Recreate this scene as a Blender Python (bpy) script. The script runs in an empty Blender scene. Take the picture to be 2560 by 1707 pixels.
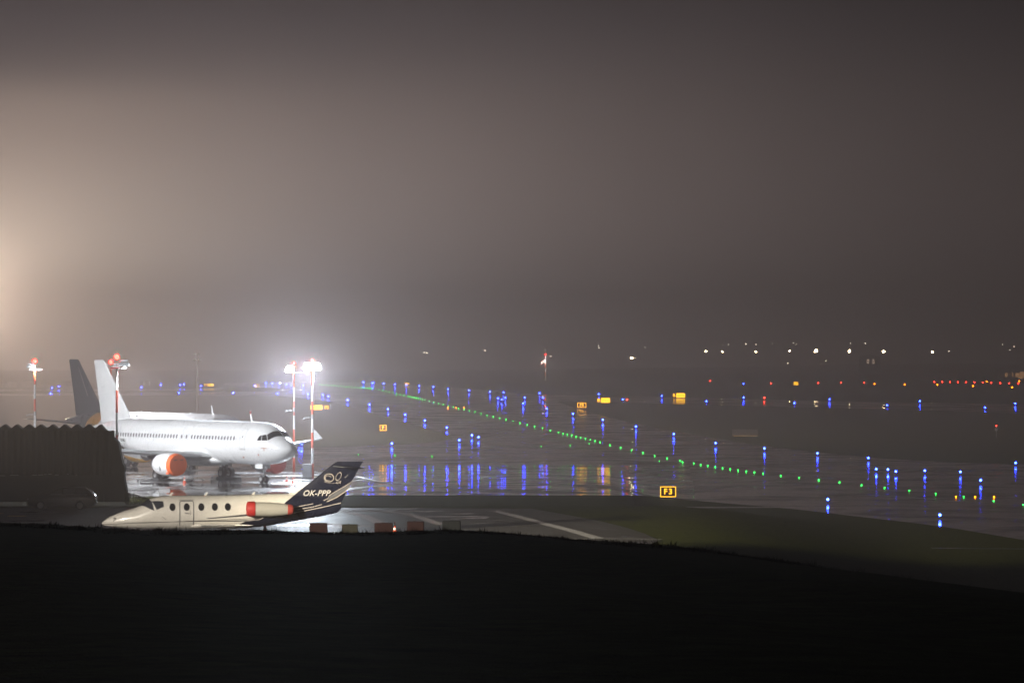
import bpy, bmesh, math, random
from mathutils import Vector, Matrix
random.seed(7)
S = bpy.context.scene
C = S.collection
PI = math.pi

# ------------------------------------------------------------------ camera
H, FOC, CX, HY = 12.6, 9500.0, 1280.0, 880.0      # eye height, focal length in photo pixels, centre column, horizon row
cam_d = bpy.data.cameras.new('camera'); cam = bpy.data.objects.new('camera', cam_d); C.objects.link(cam)
cam.location = (0, 0, H); cam.rotation_euler = (PI/2, 0, 0)
cam_d.sensor_width = 36; cam_d.lens = FOC/2560*36
cam_d.shift_y = (HY-853.5)/2560
cam_d.clip_start = 1; cam_d.clip_end = 6000
S.camera = cam

# ------------------------------------------------------------------ sky: night fog lit by the airport beyond the left edge
W = bpy.data.worlds.new('World'); S.world = W; W.use_nodes = True
nt = W.node_tree; nt.nodes.clear()
def wn(t, **k):
    n = nt.nodes.new(t)
    for a, b in k.items(): setattr(n, a, b)
    return n
def wmath(op, a, b=None, c=None):
    n = wn('ShaderNodeMath', operation=op)
    for i, v in enumerate((a, b, c)):
        if v is None: continue
        if isinstance(v, (int, float)): n.inputs[i].default_value = v
        else: nt.links.new(v, n.inputs[i])
    return n.outputs[0]
tc = wn('ShaderNodeTexCoord'); sp = wn('ShaderNodeSeparateXYZ'); nt.links.new(tc.outputs['Generated'], sp.inputs[0])
az = wmath('MULTIPLY', wmath('ARCTAN2', sp.outputs[0], sp.outputs[1]), 57.2958)
el = wmath('MULTIPLY', wmath('ARCSINE', sp.outputs[2]), 57.2958)
da = wmath('ADD', wmath('MULTIPLY', wmath('MAXIMUM', wmath('SUBTRACT', az, -9.3), 0.0), 0.5), wmath('MULTIPLY', wmath('MAXIMUM', wmath('SUBTRACT', -45.0, az), 0.0), 0.15))
de = wmath('MULTIPLY', wmath('SUBTRACT', el, 1.0), 1.68)
r = wmath('SQRT', wmath('ADD', wmath('MULTIPLY', da, da), wmath('ADD', wmath('MULTIPLY', de, de), 0.35)))
g1 = wmath('MULTIPLY', wmath('EXPONENT', wmath('DIVIDE', r, -1.3)), 2.0)
g2 = wmath('MULTIPLY', wmath('EXPONENT', wmath('MULTIPLY', wmath('MULTIPLY', r, r), -1/6.3**2)), 0.245)
def rgb(v, col):
    n = wn('ShaderNodeVectorMath', operation='SCALE'); n.inputs[0].default_value = col
    nt.links.new(v, n.inputs['Scale']); return n.outputs[0]
def add(a, b):
    n = wn('ShaderNodeVectorMath', operation='ADD'); nt.links.new(a, n.inputs[0])
    if isinstance(b, tuple): n.inputs[1].default_value = b
    else: nt.links.new(b, n.inputs[1])
    return n.outputs[0]
colr = add(add(rgb(g1, (1.0, 0.88, 0.68)), rgb(g2, (1.05, 0.785, 0.75))), (0.0048, 0.0038, 0.0044))
nzz = wn('ShaderNodeTexNoise'); nzz.inputs['Scale'].default_value = 9; nzz.inputs['Detail'].default_value = 3; nt.links.new(tc.outputs['Generated'], nzz.inputs['Vector'])
nsc = wn('ShaderNodeVectorMath', operation='SCALE'); nt.links.new(colr, nsc.inputs[0]); nt.links.new(wmath('ADD', 0.75, wmath('MULTIPLY', nzz.outputs['Fac'], 0.5)), nsc.inputs['Scale']); colr = nsc.outputs[0]
bg = wn('ShaderNodeBackground'); bg.inputs[1].default_value = 1.0
nt.links.new(colr, bg.inputs[0])
wo = wn('ShaderNodeOutputWorld'); nt.links.new(bg.outputs[0], wo.inputs[0])

# ------------------------------------------------------------------ render settings
S.view_settings.view_transform = 'Standard'; S.view_settings.look = 'None'
S.view_settings.exposure = 0; S.view_settings.gamma = 1
cy = S.cycles
cy.use_denoising = True
cy.max_bounces = 5; cy.diffuse_bounces = 2; cy.glossy_bounces = 3; cy.transmission_bounces = 2
cy.volume_bounces = 0; cy.transparent_max_bounces = 8
cy.caustics_reflective = False; cy.caustics_refractive = False
cy.sample_clamp_indirect = 60; cy.sample_clamp_direct = 0
cy.use_light_tree = True; cy.use_adaptive_sampling = False

# ------------------------------------------------------------------ terrain function and picture-to-ground helpers
CREST = [(-1400, 1316), (0, 1313), (250, 1314), (600, 1325), (1100, 1335), (1400, 1347), (1700, 1371), (1987, 1397), (2205, 1440), (2423, 1472), (2560, 1500), (4000, 1600)]
def lerp_tab(tab, x):
    if x <= tab[0][0]: return tab[0][1]
    for (a, b), (c, d) in zip(tab, tab[1:]):
        if x <= c: return b + (d-b)*(x-a)/(c-a)
    return tab[-1][1]
def smooth(a, b, x):
    t = max(0, min(1, (x-a)/(b-a))); return t*t*(3-2*t)
def base_h(X, Y):
    h = 1.9*(1-smooth(262, 300, Y))*(1-smooth(10, 28, X))
    if 225 < Y < 423:                                       # the open apron falls gently away from its front edge
        h = max(h, 0.0092*(423-Y)*smooth(-19, -11, X)*(1-smooth(8, 13, X))*smooth(225, 262, Y))
    return h
def terrain(X, Y):
    b = base_h(X, Y)
    if Y > 180: return b
    col = CX + X/120*FOC
    zc = H - (lerp_tab(CREST, col)-HY)*120/FOC
    if Y <= 120:
        g = 10.9 + (zc-10.9)*max(Y, 0)/120
        g += 0.05*math.sin(X*0.9+Y*0.13)*min(1, Y/60) + 0.10*math.sin(X*0.31+1.7)*math.sin(Y*0.07)*min(1, max(Y, 0)/60)
        return max(b, g)
    zc += 0.05*math.sin(X*0.9+15.6) + 0.10*math.sin(X*0.31+1.7)*math.sin(8.4)
    return b + (zc-b)*(1-smooth(118, 172, Y))
def G(px, py, z=0.0):                 # point seen at (px, py) on a level plane of height z
    Y = FOC*(H-z)/(py-HY)
    return Vector(((px-CX)*Y/FOC, Y, z))
def hit(px, py, Y=182.0):             # point seen at (px, py) on the terrain beyond the hill
    while Y < 2600:
        X = (px-CX)*Y/FOC; z = H-(py-HY)/FOC*Y
        if z <= terrain(X, Y): return Vector((X, Y, terrain(X, Y)))
        Y += 0.4
    return Vector((X, Y, 0))
def A(px, py, Y):                     # point seen at (px, py) at distance Y
    return Vector(((px-CX)*Y/FOC, Y, H-(py-HY)*Y/FOC))

# ------------------------------------------------------------------ materials
M = {}
def mat(name, col, rough=0.5, metal=0.0, emit=None, es=0.0, coat=0.0, spec=None):
    m = bpy.data.materials.new(name); m.use_nodes = True
    p = m.node_tree.nodes['Principled BSDF']
    p.inputs['Base Color'].default_value = (*col, 1); p.inputs['Roughness'].default_value = rough
    p.inputs['Metallic'].default_value = metal
    if coat: p.inputs['Coat Weight'].default_value = coat; p.inputs['Coat Roughness'].default_value = 0.08
    if emit: p.inputs['Emission Color'].default_value = (*emit, 1); p.inputs['Emission Strength'].default_value = es
    if spec is not None: p.inputs['Specular IOR Level'].default_value = spec
    M[name] = m; return m
class NT:
    def __init__(s, m): s.t = m.node_tree; s.p = s.t.nodes['Principled BSDF']
    def n(s, t, **k):
        x = s.t.nodes.new(t)
        for a, b in k.items(): setattr(x, a, b)
        return x
    def l(s, a, b): s.t.links.new(a, b)
    def obj(s): return s.n('ShaderNodeTexCoord').outputs['Object']
    def noise(s, vec, scale, detail=4, rough=0.55, dist=0.0):
        x = s.n('ShaderNodeTexNoise'); x.inputs['Scale'].default_value = scale; x.inputs['Detail'].default_value = detail
        x.inputs['Roughness'].default_value = rough; x.inputs['Distortion'].default_value = dist
        s.l(vec, x.inputs['Vector']); return x.outputs['Fac']
    def ramp(s, fac, stops):
        x = s.n('ShaderNodeValToRGB'); e = x.color_ramp.elements
        while len(e) < len(stops): e.new(0.5)
        for q, (pos, c) in zip(e, stops): q.position = pos; q.color = (*c, 1) if len(c) == 3 else c
        s.l(fac, x.inputs[0]); return x.outputs[0]
    def scale(s, vec, v):
        x = s.n('ShaderNodeVectorMath', operation='MULTIPLY'); s.l(vec, x.inputs[0]); x.inputs[1].default_value = v; return x.outputs[0]
    def math(s, op, a, b=None):
        x = s.n('ShaderNodeMath', operation=op)
        for i, v in enumerate((a, b)):
            if v is None: continue
            if isinstance(v, (int, float)): x.inputs[i].default_value = v
            else: s.l(v, x.inputs[i])
        return x.outputs[0]
    def sep(s, vec):
        x = s.n('ShaderNodeSeparateXYZ'); s.l(vec, x.inputs[0]); return x.outputs
    def mix(s, f, a, b):
        x = s.n('ShaderNodeMix', data_type='RGBA'); s.l(f, x.inputs[0])
        for i, v in ((6, a), (7, b)):
            if isinstance(v, tuple): x.inputs[i].default_value = (*v, 1)
            else: s.l(v, x.inputs[i])
        return x.outputs[2]
    def bump(s, h, st, dist):
        x = s.n('ShaderNodeBump'); x.inputs['Strength'].default_value = st; x.inputs['Distance'].default_value = dist
        s.l(h, x.inputs['Height']); s.l(x.outputs[0], s.p.inputs['Normal'])

def wet(name, c0, c1, scale, r0, r1, puddle=(0.42, 0.56), amp=0.035, fall=0.0):
    m = mat(name, c0, 0.3); t = NT(m); o = t.obj()
    a = t.noise(o, scale, 5, 0.6, 0.6)
    f = t.noise(o, scale*9, 4, 0.6)
    mask = t.ramp(a, [(puddle[0], (0, 0, 0)), (puddle[1], (1, 1, 1))])
    rr = t.n('ShaderNodeMapRange'); t.l(mask, rr.inputs[0]); rr.inputs[3].default_value = r1; rr.inputs[4].default_value = r0
    rf = t.math('ADD', rr.outputs[0], t.math('MULTIPLY', t.math('MULTIPLY', t.math('SUBTRACT', f, 0.5), 0.22), t.math('SUBTRACT', 1.0, mask)))
    t.l(t.math('MAXIMUM', rf, 0.03), t.p.inputs['Roughness'])
    cc = t.ramp(t.noise(o, scale*2.3, 6, 0.6), [(0.3, c0), (0.7, c1)])
    t.l(t.mix(mask, cc, tuple(x*0.55 for x in c0)), t.p.inputs['Base Color'])
    if fall:
        sx = t.sep(o); jn = None
        for a_, per in ((0, 7.5), (1, 15.0)):
            pp = t.math('LESS_THAN', t.math('PINGPONG', sx[a_], per/2), 0.10 if a_ == 0 else 0.35); jn = pp if jn is None else t.math('MAXIMUM', jn, pp)
        t.l(t.mix(t.math('MULTIPLY', jn, 0.7), t.p.inputs['Base Color'].links[0].from_socket, (0.03, 0.03, 0.03)), t.p.inputs['Base Color'])
    # gentle unevenness of the slabs and their drainage fall, as slopes
    sl = t.math('MULTIPLY', t.math('SUBTRACT', t.noise(o, 0.30, 4, 0.62), 0.5), amp)
    s2 = t.math('MULTIPLY', t.math('SUBTRACT', t.noise(t.scale(o, (1, 1, 1)), 0.9, 3, 0.6, 0.3), 0.5), amp*0.8)
    cx_ = t.n('ShaderNodeCombineXYZ'); cx_.inputs[2].default_value = 1.0
    t.l(s2, cx_.inputs[0]); tot = t.math('ADD', t.math('ADD', sl, s2), fall)
    if fall: tot = t.math('ADD', tot, t.math('DIVIDE', 4.355, t.math('MAXIMUM', t.sep(o)[1], 200.0)))     # apron falls away more steeply near its front edge
    t.l(tot, cx_.inputs[1])
    nn = t.n('ShaderNodeVectorMath', operation='NORMALIZE'); t.l(cx_.outputs[0], nn.inputs[0]); t.l(nn.outputs[0], t.p.inputs['Normal'])
    return m
wet('wet_asphalt', (0.030, 0.029, 0.033), (0.065, 0.062, 0.066), 0.10, 0.05, 0.24, (0.36, 0.55), 0.030)
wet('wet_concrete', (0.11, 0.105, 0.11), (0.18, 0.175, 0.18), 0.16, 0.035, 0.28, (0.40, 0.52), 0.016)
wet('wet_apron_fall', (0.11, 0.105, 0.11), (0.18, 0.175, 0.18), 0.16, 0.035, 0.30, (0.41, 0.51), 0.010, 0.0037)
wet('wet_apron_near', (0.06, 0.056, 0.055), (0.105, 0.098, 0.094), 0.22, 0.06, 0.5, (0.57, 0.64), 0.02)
m = mat('grass_ground', (0.04, 0.045, 0.02), 0.85, spec=0.012); t = NT(m); o = t.obj(); t.p.inputs['Specular Tint'].default_value = (0.95, 1.0, .30, 1)
t.l(t.mix(t.ramp(t.noise(t.scale(o, (1, 0.35, 1)), 0.35, 6, 0.65), [(0.42, (0, 0, 0)), (0.58, (1, 1, 1))]), t.ramp(t.noise(o, 1.9, 6, 0.7), [(0.3, (0.040, 0.042, 0.012)), (0.7, (0.115, 0.13, 0.030))]),
          t.ramp(t.noise(o, 0.9, 5, 0.7), [(0.3, (0.045, 0.056, 0.014)), (0.7, (0.115, 0.12, 0.036))])), t.p.inputs['Base Color'])
t.bump(t.noise(t.scale(o, (1, .5, 1)), 2.2, 6, 0.75), 1.0, 0.35)
m = mat('grass_blade', (0.05, 0.055, 0.02), 0.8, spec=0.2)
m = mat('hill', (0.03, 0.032, 0.025), 0.95, spec=0.0)
mat('line_white', (0.75, 0.74, 0.74), 0.22); mat('line_yellow', (0.62, 0.42, 0.05), 0.45)
def dirty(name, c, rough, amt=0.12, scale=0.6, coat=0.0):
    m = mat(name, c, rough, coat=coat); t = NT(m); o = t.obj()
    n = t.noise(t.scale(o, (1, 1, 0.35)), scale, 6, 0.65)
    t.l(t.ramp(n, [(0.3, tuple(x*(1-amt) for x in c)), (0.65, c)]), t.p.inputs['Base Color'])
    r_ = t.n('ShaderNodeMapRange'); t.l(t.noise(o, scale*3, 4), r_.inputs[0]); r_.inputs[3].default_value = rough*0.7; r_.inputs[4].default_value = rough*1.4
    t.l(r_.outputs[0], t.p.inputs['Roughness']); return m
dirty('white_paint', (0.78, 0.79, 0.80), 0.28, 0.07, 0.5, 0.3)
dirty('cream_paint', (0.66, 0.635, 0.58), 0.28, 0.05, 0.5, 0.3)
dirty('cream_painted_shade', (0.34, 0.325, 0.29), 0.35, 0.08, 0.5)  # cream paint darkened, shading of the jet nacelles put into the colour
dirty('grey_paint', (0.13, 0.135, 0.14), 0.3, 0.1, 0.5, 0.3)
dirty('wing_grey', (0.42, 0.43, 0.44), 0.35, 0.15, 0.5)
dirty('cover_orange', (0.88, 0.14, 0.012), 0.6, 0.15, 2)
dirty('cover_red', (0.36, 0.014, 0.012), 0.6, 0.15, 3)
dirty('cover_dark_red', (0.30, 0.04, 0.03), 0.6, 0.15, 3)
dirty('metal', (0.55, 0.56, 0.58), 0.3, 0.2, 2); M['metal'].node_tree.nodes['Principled BSDF'].inputs['Metallic'].default_value = 0.8
dirty('dark_metal', (0.07, 0.07, 0.075), 0.45, 0.3, 2)
dirty('galvanised', (0.42, 0.43, 0.44), 0.45, 0.2, 2)
dirty('tyre', (0.018, 0.018, 0.02), 0.7, 0.3, 5)
mat('rim', (0.45, 0.45, 0.46), 0.4, 0.3)
mat('glass_dark', (0.012, 0.013, 0.016), 0.06, coat=0.5)
mat('cabin_window', (0.075, 0.070, 0.080), 0.15)
mat('outline', (0.30, 0.31, 0.32), 0.5); mat('outline_dark', (0.10, 0.10, 0.11), 0.5)
mat('tape_brown', (0.38, 0.12, 0.05), 0.6)
mat('letter_dark', (0.04, 0.04, 0.045), 0.5); mat('letter_light', (0.50, 0.47, 0.45), 0.5)
mat('silver_stripe', (0.42, 0.37, 0.34), 0.35); mat('navy', (0.012, 0.014, 0.028), 0.25, coat=0.5)
mat('stripe_red', (0.60, 0.085, 0.03), 0.5); mat('stripe_white', (0.72, 0.72, 0.72), 0.5)
dirty('cone_orange', (0.85, 0.10, 0.02), 0.5, 0.1, 4); mat('cone_white', (0.8, 0.8, 0.8), 0.4)
dirty('barrier_red', (0.011, 0.003, 0.003), 0.6, 0.4, 3); dirty('barrier_beige', (0.016, 0.015, 0.011), 0.7, 0.4, 3); dirty('barrier_grey', (0.008, 0.009, 0.010), 0.7, 0.4, 3)
dirty('hangar_sheet', (0.026, 0.023, 0.023), 0.85, 0.45, 0.8); dirty('hangar_lower', (0.060, 0.056, 0.057), 0.8, 0.3, 0.8)
dirty('concrete_block', (0.33, 0.33, 0.34), 0.8, 0.3, 2); dirty('bldg', (0.30, 0.27, 0.23), 0.8, 0.3, 0.3); dirty('bldg_roof', (0.10, 0.10, 0.11), 0.8, 0.3, 0.3)
mat('car_paint', (0.008, 0.008, 0.010), 0.18, coat=1.0); mat('car_glass', (0.03, 0.035, 0.045), 0.05, coat=0.5); mat('lens', (0.7, 0.7, 0.7), 0.1)
mat('feather', (0.02, 0.02, 0.022), 0.6); mat('bark', (0.03, 0.025, 0.02), 0.9); mat('leaf', (0.02, 0.024, 0.012), 0.8)
mat('sign_black', (0.010, 0.008, 0.006), 0.4)
def em(name, c, s):
    return mat(name, (0.02, 0.02, 0.02), 0.5, emit=c, es=s)
em('blue_lamp', (0.015, 0.038, 1.0), 110); em('green_lamp', (0.02, 1.0, 0.08), 17); em('red_lamp', (1.0, 0.03, 0.02), 60)
em('amber_lamp', (1.0, 0.24, 0.0), 18); em('far_red_lamp', (1.0, 0.035, 0.02), 26)
em('mast_red', (1.0, 0.006, 0.004), 160); em('white_lamp', (1.0, 0.70, 0.38), 150); em('tiny_white_lamp', (1.0, 0.80, 0.62), 30)
em('flood_lens', (0.78, 0.91, 1.0), 300); em('lit_housing_glow', (0.85, 0.92, 1.0), 1.0)
em('sign_yellow', (1.0, 0.42, 0.006), 7.0); em('sign_face', (1.0, 0.48, 0.008), 6.0); em('near_sign_yellow', (1.0, 0.47, 0.012), 3.0); em('sign_mark', (0.85, 0.36, 0.01), 2.2); em('lit_ground_glow', (1.0, 0.55, 0.15), 0.7); em('lit_window', (1.0, 0.70, 0.52), 1.6); em('lit_window_warm', (1.0, 0.5, 0.2), 0.9)

for k_ in ('barrier_red', 'barrier_beige', 'barrier_grey', 'hangar_sheet', 'hangar_lower'): M[k_].node_tree.nodes['Principled BSDF'].inputs['Specular IOR Level'].default_value = 0.08
# two-tone liveries worked out in the object's own coordinates
def livery_grey_tail():
    m = dirty('livery_grey_tail', (0.78, 0.79, 0.80), 0.28, 0.05, 0.5, 0.3); t = NT(m)
    s_ = t.sep(t.obj()); k = t.math('ADD', s_[0], t.math('MULTIPLY', s_[2], -0.9))   # forward minus height
    old = t.p.inputs['Base Color'].links[0].from_socket
    isy = t.math('LESS_THAN', k, -14.2); isg = t.math('LESS_THAN', k, -17.2)
    c = t.mix(isg, t.mix(isy, old, (0.85, 0.42, 0.01)), (0.13, 0.135, 0.14))
    t.l(c, t.p.inputs['Base Color'])
livery_grey_tail()
def nacelle_two():
    m = mat('nacelle_yellow', (0.78, 0.79, 0.8), 0.3); t = NT(m); s_ = t.sep(t.obj())
    k = t.math('LESS_THAN', t.math('ADD', s_[2], t.math('MULTIPLY', s_[0], 0.12)), 1.75)
    t.l(t.mix(k, (0.78, 0.79, 0.8), (0.88, 0.45, 0.01)), t.p.inputs['Base Color'])
nacelle_two()
def jet_livery():
    m = dirty('jet_livery', (0.66, 0.635, 0.58), 0.26, 0.05, 0.5, 0.4); t = NT(m); s_ = t.sep(t.obj())
    st = t.math('MULTIPLY', s_[0], -1.0); h = s_[2]
    fc = t.n('ShaderNodeFloatCurve'); cv = fc.mapping.curves[0]
    pts = [(0.0, 7.2), (0.9, 8.0), (1.06, 8.5), (1.28, 9.4), (1.7, 10.25), (2.03, 10.45), (2.3, 10.8), (2.77, 11.4), (3.0, 11.8)]
    cv.points[0].location = (0, 7.2/15); cv.points[1].location = (1, 11.95/15)
    for a, b in pts[1:-1]: cv.points.new(a/3.2, b/15)
    fc.mapping.update()
    t.l(t.math('MINIMUM', t.math('DIVIDE', h, 3.2), 0.999), fc.inputs['Value'])
    isn = t.math('GREATER_THAN', st, t.math('MULTIPLY', fc.outputs[0], 15.0))
    old = t.p.inputs['Base Color'].links[0].from_socket
    # thin dark cheat line low on the cream body
    ln = t.math('MULTIPLY', t.math('GREATER_THAN', t.math('SUBTRACT', h, t.math('MULTIPLY', st, 0.035)), 0.82), t.math('LESS_THAN', t.math('SUBTRACT', h, t.math('MULTIPLY', st, 0.035)), 0.85))
    ln2 = t.math('MULTIPLY', t.math('GREATER_THAN', t.math('SUBTRACT', h, t.math('MULTIPLY', st, 0.012)), 0.915), t.math('LESS_THAN', t.math('SUBTRACT', h, t.math('MULTIPLY', st, 0.012)), 0.935))
    c = t.mix(isn, t.mix(t.math('MAXIMUM', ln, ln2), old, (0.05, 0.04, 0.035)), (0.012, 0.014, 0.028))
    t.l(c, t.p.inputs['Base Color'])
jet_livery()

# ------------------------------------------------------------------ mesh helpers
def ob(name, verts, faces, m, parent=None, smooth_=False, loc=None):
    me = bpy.data.meshes.new(name); me.from_pydata([tuple(v) for v in verts], [], faces); me.update()
    bm = bmesh.new(); bm.from_mesh(me); bmesh.ops.recalc_face_normals(bm, faces=bm.faces); bm.to_mesh(me); bm.free()
    if m: me.materials.append(M[m] if isinstance(m, str) else m)
    if smooth_:
        me.polygons.foreach_set('use_smooth', [True]*len(me.polygons))
        me.set_sharp_from_angle(angle=math.radians(40))
    o = bpy.data.objects.new(name, me); C.objects.link(o)
    if parent: o.parent = parent
    if loc is not None: o.location = loc
    return o
class B:                                     # mesh builder: several shapes joined into one part
    def __init__(s): s.v = []; s.f = []
    def add(s, v, f):
        k = len(s.v); s.v += [Vector(x) for x in v]; s.f += [tuple(i+k for i in q) for q in f]; return s
    def box(s, c, d, taper=1.0, rz=0.0, bev=0.0):
        cx, cy_, cz = c; a, b, h = d[0]/2, d[1]/2, d[2]/2
        if bev:
            def ring(x, y, z): return [(x-bev, -y, z), (x, -y+bev, z), (x, y-bev, z), (x-bev, y, z), (-x+bev, y, z), (-x, y-bev, z), (-x, -y+bev, z), (-x+bev, -y, z)]
            vs = ring(a-bev, b-bev, -h)+ring(a, b, -h+bev)+ring(a*taper, b*taper, h-bev)+ring(a*taper-bev, b*taper-bev, h)
            fs = [tuple(range(7, -1, -1)), tuple(range(24, 32))]
            for k in range(3):
                for i in range(8): j = (i+1) % 8; fs.append((k*8+i, k*8+j, k*8+8+j, k*8+8+i))
        else:
            vs = [(-a, -b, -h), (a, -b, -h), (a, b, -h), (-a, b, -h), (-a*taper, -b*taper, h), (a*taper, -b*taper, h), (a*taper, b*taper, h), (-a*taper, b*taper, h)]
            fs = [(3, 2, 1, 0), (4, 5, 6, 7), (0, 1, 5, 4), (1, 2, 6, 5), (2, 3, 7, 6), (3, 0, 4, 7)]
        ca, sa = math.cos(rz), math.sin(rz)
        return s.add([(cx+x*ca-y*sa, cy_+x*sa+y*ca, cz+z) for x, y, z in vs], fs)
    def tube(s, p, q, r0, r1=None, n=10, cap=True):
        p = Vector(p); q = Vector(q); r1 = r0 if r1 is None else r1
        d = (q-p).normalized(); u = d.orthogonal().normalized(); w = d.cross(u)
        vs = []
        for c, rr in ((p, r0), (q, r1)):
            for i in range(n):
                a = 2*PI*i/n; vs.append(c+u*math.cos(a)*rr+w*math.sin(a)*rr)
        fs = [(i, (i+1) % n, n+(i+1) % n, n+i) for i in range(n)]
        if cap: fs += [tuple(range(n-1, -1, -1)), tuple(range(n, 2*n))]
        return s.add(vs, fs)
    def lathe(s, prof, origin, axis, n=24, cap=True):      # prof: (distance along axis, radius)
        d = Vector(axis).normalized(); u = d.orthogonal().normalized(); w = d.cross(u); o = Vector(origin)
        vs = []; fs = []
        for t, rr in prof:
            for i in range(n):
                a = 2*PI*i/n; vs.append(o+d*t+(u*math.cos(a)+w*math.sin(a))*rr)
        for k in range(len(prof)-1):
            for i in range(n): j = (i+1) % n; fs.append((k*n+i, k*n+j, (k+1)*n+j, (k+1)*n+i))
        if cap: fs += [tuple(range(n-1, -1, -1)), tuple(range((len(prof)-1)*n, len(prof)*n))]
        return s.add(vs, fs)
    def loft(s, rings, cap=True):
        n = len(rings[0]); vs = [x for r_ in rings for x in r_]; fs = []
        for k in range(len(rings)-1):
            for i in range(n): j = (i+1) % n; fs.append((k*n+i, k*n+j, (k+1)*n+j, (k+1)*n+i))
        if cap: fs += [tuple(range(n-1, -1, -1)), tuple(range((len(rings)-1)*n, len(rings)*n))]
        return s.add(vs, fs)
    def ball(s, c, r_, n=12, m_=8, sq=(1, 1, 1)):
        prof = [(-math.cos(PI*k/m_), max(0.02, math.sin(PI*k/m_))) for k in range(m_+1)]
        b = B().lathe([(a*r_, q*r_) for a, q in prof], (0, 0, 0), (0, 0, 1), n)
        return s.add([(v.x*sq[0]+c[0], v.y*sq[1]+c[1], v.z*sq[2]+c[2]) for v in b.v], b.f)
    def prism(s, poly, y0, y1, ax='y'):                     # outline in x-z pushed along y
        n = len(poly)
        vs = [(x, y0, z) for x, z in poly]+[(x, y1, z) for x, z in poly]
        fs = [(i, (i+1) % n, n+(i+1) % n, n+i) for i in range(n)]+[tuple(range(n-1, -1, -1)), tuple(range(n, 2*n))]
        return s.add(vs, fs)
    def o(s, name, m, parent=None, sm=False): return ob(name, s.v, s.f, m, parent, sm)

def tag(o, label=None, cat=None, group=None, kind=None):
    if label: o['label'] = label
    if cat: o['category'] = cat
    if group: o['group'] = group
    if kind: o['kind'] = kind
    return o
def thing(name, label, cat, loc=(0, 0, 0), rz=0.0, group=None):
    o = bpy.data.objects.new(name, None); C.objects.link(o); o.empty_display_size = 0.3
    o.location = loc; o.rotation_euler = (0, 0, rz); tag(o, label, cat, group); return o
def dup(root, loc, rz=0.0, label=None, scale=1.0):
    r_ = root.copy(); C.objects.link(r_); r_.location = loc; r_.rotation_euler = (0, 0, rz); r_.scale = (scale,)*3
    if label: r_['label'] = label
    for ch in list(root.children):
        c = ch.copy(); C.objects.link(c); c.parent = r_
        for g in list(ch.children):
            d = g.copy(); C.objects.link(d); d.parent = c
    return r_
def struct(name, verts, faces, m, sm=False):
    o = ob(name, verts, faces, m, None, sm); o['kind'] = 'structure'; return o
ONES = 'first second third fourth fifth sixth seventh eighth ninth tenth eleventh twelfth thirteenth fourteenth fifteenth sixteenth seventeenth eighteenth nineteenth'.split()
TENS = {2: ('twentieth', 'twenty'), 3: ('thirtieth', 'thirty'), 4: ('fortieth', 'forty'), 5: ('fiftieth', 'fifty'), 6: ('sixtieth', 'sixty'), 7: ('seventieth', 'seventy'), 8: ('eightieth', 'eighty'), 9: ('ninetieth', 'ninety'), 10: ('hundredth', 'hundred')}
def nth(k):
    if k < 20: return ONES[k-1]
    a, b = divmod(k, 10)
    return TENS[a][0] if b == 0 else TENS[a][1]+'-'+ONES[b-1]
def text_mesh(name, body, size, m, parent, mtx, shear=0.0, bold=0.0, space=1.0, align='CENTER', skin=None):
    cu = bpy.data.curves.new('t', 'FONT'); cu.body = body; cu.size = size; cu.align_x = align; cu.align_y = 'CENTER'
    cu.shear = shear; cu.offset = bold; cu.space_character = space; cu.extrude = 0.004; cu.resolution_u = 3
    to = bpy.data.objects.new('t', cu); C.objects.link(to)
    dg = bpy.context.evaluated_depsgraph_get(); me = bpy.data.meshes.new_from_object(to.evaluated_get(dg))
    bpy.data.objects.remove(to); bpy.data.curves.remove(cu)
    me.name = name; me.materials.clear(); me.materials.append(M[m]); me.transform(mtx)
    if skin:
        b_, sg_n, off_ = skin
        for v in me.vertices: v.co.y = b_.side(b_.x0-v.co.x, v.co.z, sg_n, off_).y
    o = bpy.data.objects.new(name, me); C.objects.link(o)
    if parent: o.parent = parent
    return o

# ------------------------------------------------------------------ ground
def axis(spec):
    out = []
    for a, b, st in spec:
        x = a
        while x < b-1e-6: out.append(x); x += st
    out.append(spec[-1][1]); return out
xs = axis([(-640, -60, 40), (-60, -30, 2), (-30, 40, 1), (40, 70, 3), (70, 640, 38)])
ys = axis([(-30, 20, 10), (20, 180, 2.5), (180, 256, 6), (256, 304, 3), (304, 424, 6), (424, 1780, 113)])
vs = [(x, y, terrain(x, y)) for y in ys for x in xs]; nx = len(xs)
fs = [(j*nx+i, j*nx+i+1, (j+1)*nx+i+1, (j+1)*nx+i) for j in range(len(ys)-1) for i in range(nx-1)]
struct('ground', vs, fs, 'grass_ground', True)
def ridge(x):
    t = smooth(-60, 260, x)
    return 0.4+t*4.2+0.6*math.sin(x*0.021+2)*t+0.3*math.sin(x*0.067)*t
xs2 = axis([(-640, 640, 16)]); ys2 = [1779, 1900, 2050, 2200, 2350, 2500, 2580]
prof = [-0.3, 0.05, 0.2, 0.45, 0.75, 1.0, 0.9]
vs = [(x, y, -0.3 if k == 0 else ridge(x)*p) for k, (y, p) in enumerate(zip(ys2, prof)) for x in xs2]; nx = len(xs2)
fs = [(j*nx+i, j*nx+i+1, (j+1)*nx+i+1, (j+1)*nx+i) for j in range(len(ys2)-1) for i in range(nx-1)]
struct('hills', vs, fs, 'hill', True)
def hill_h(x, y):
    return max(0.0, ridge(x)*lerp_tab(list(zip(ys2, prof)), y))
def sheet(name, poly, z, m, zz=0.0):
    pts = [G(x, y, zz) for x, y in poly]
    me_v = [(p.x, p.y, z) for p in pts]
    from mathutils.geometry import tessellate_polygon
    tri = tessellate_polygon([[Vector(v) for v in me_v]])
    return struct(name, me_v, [tuple(t_) for t_ in tri], m)
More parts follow.
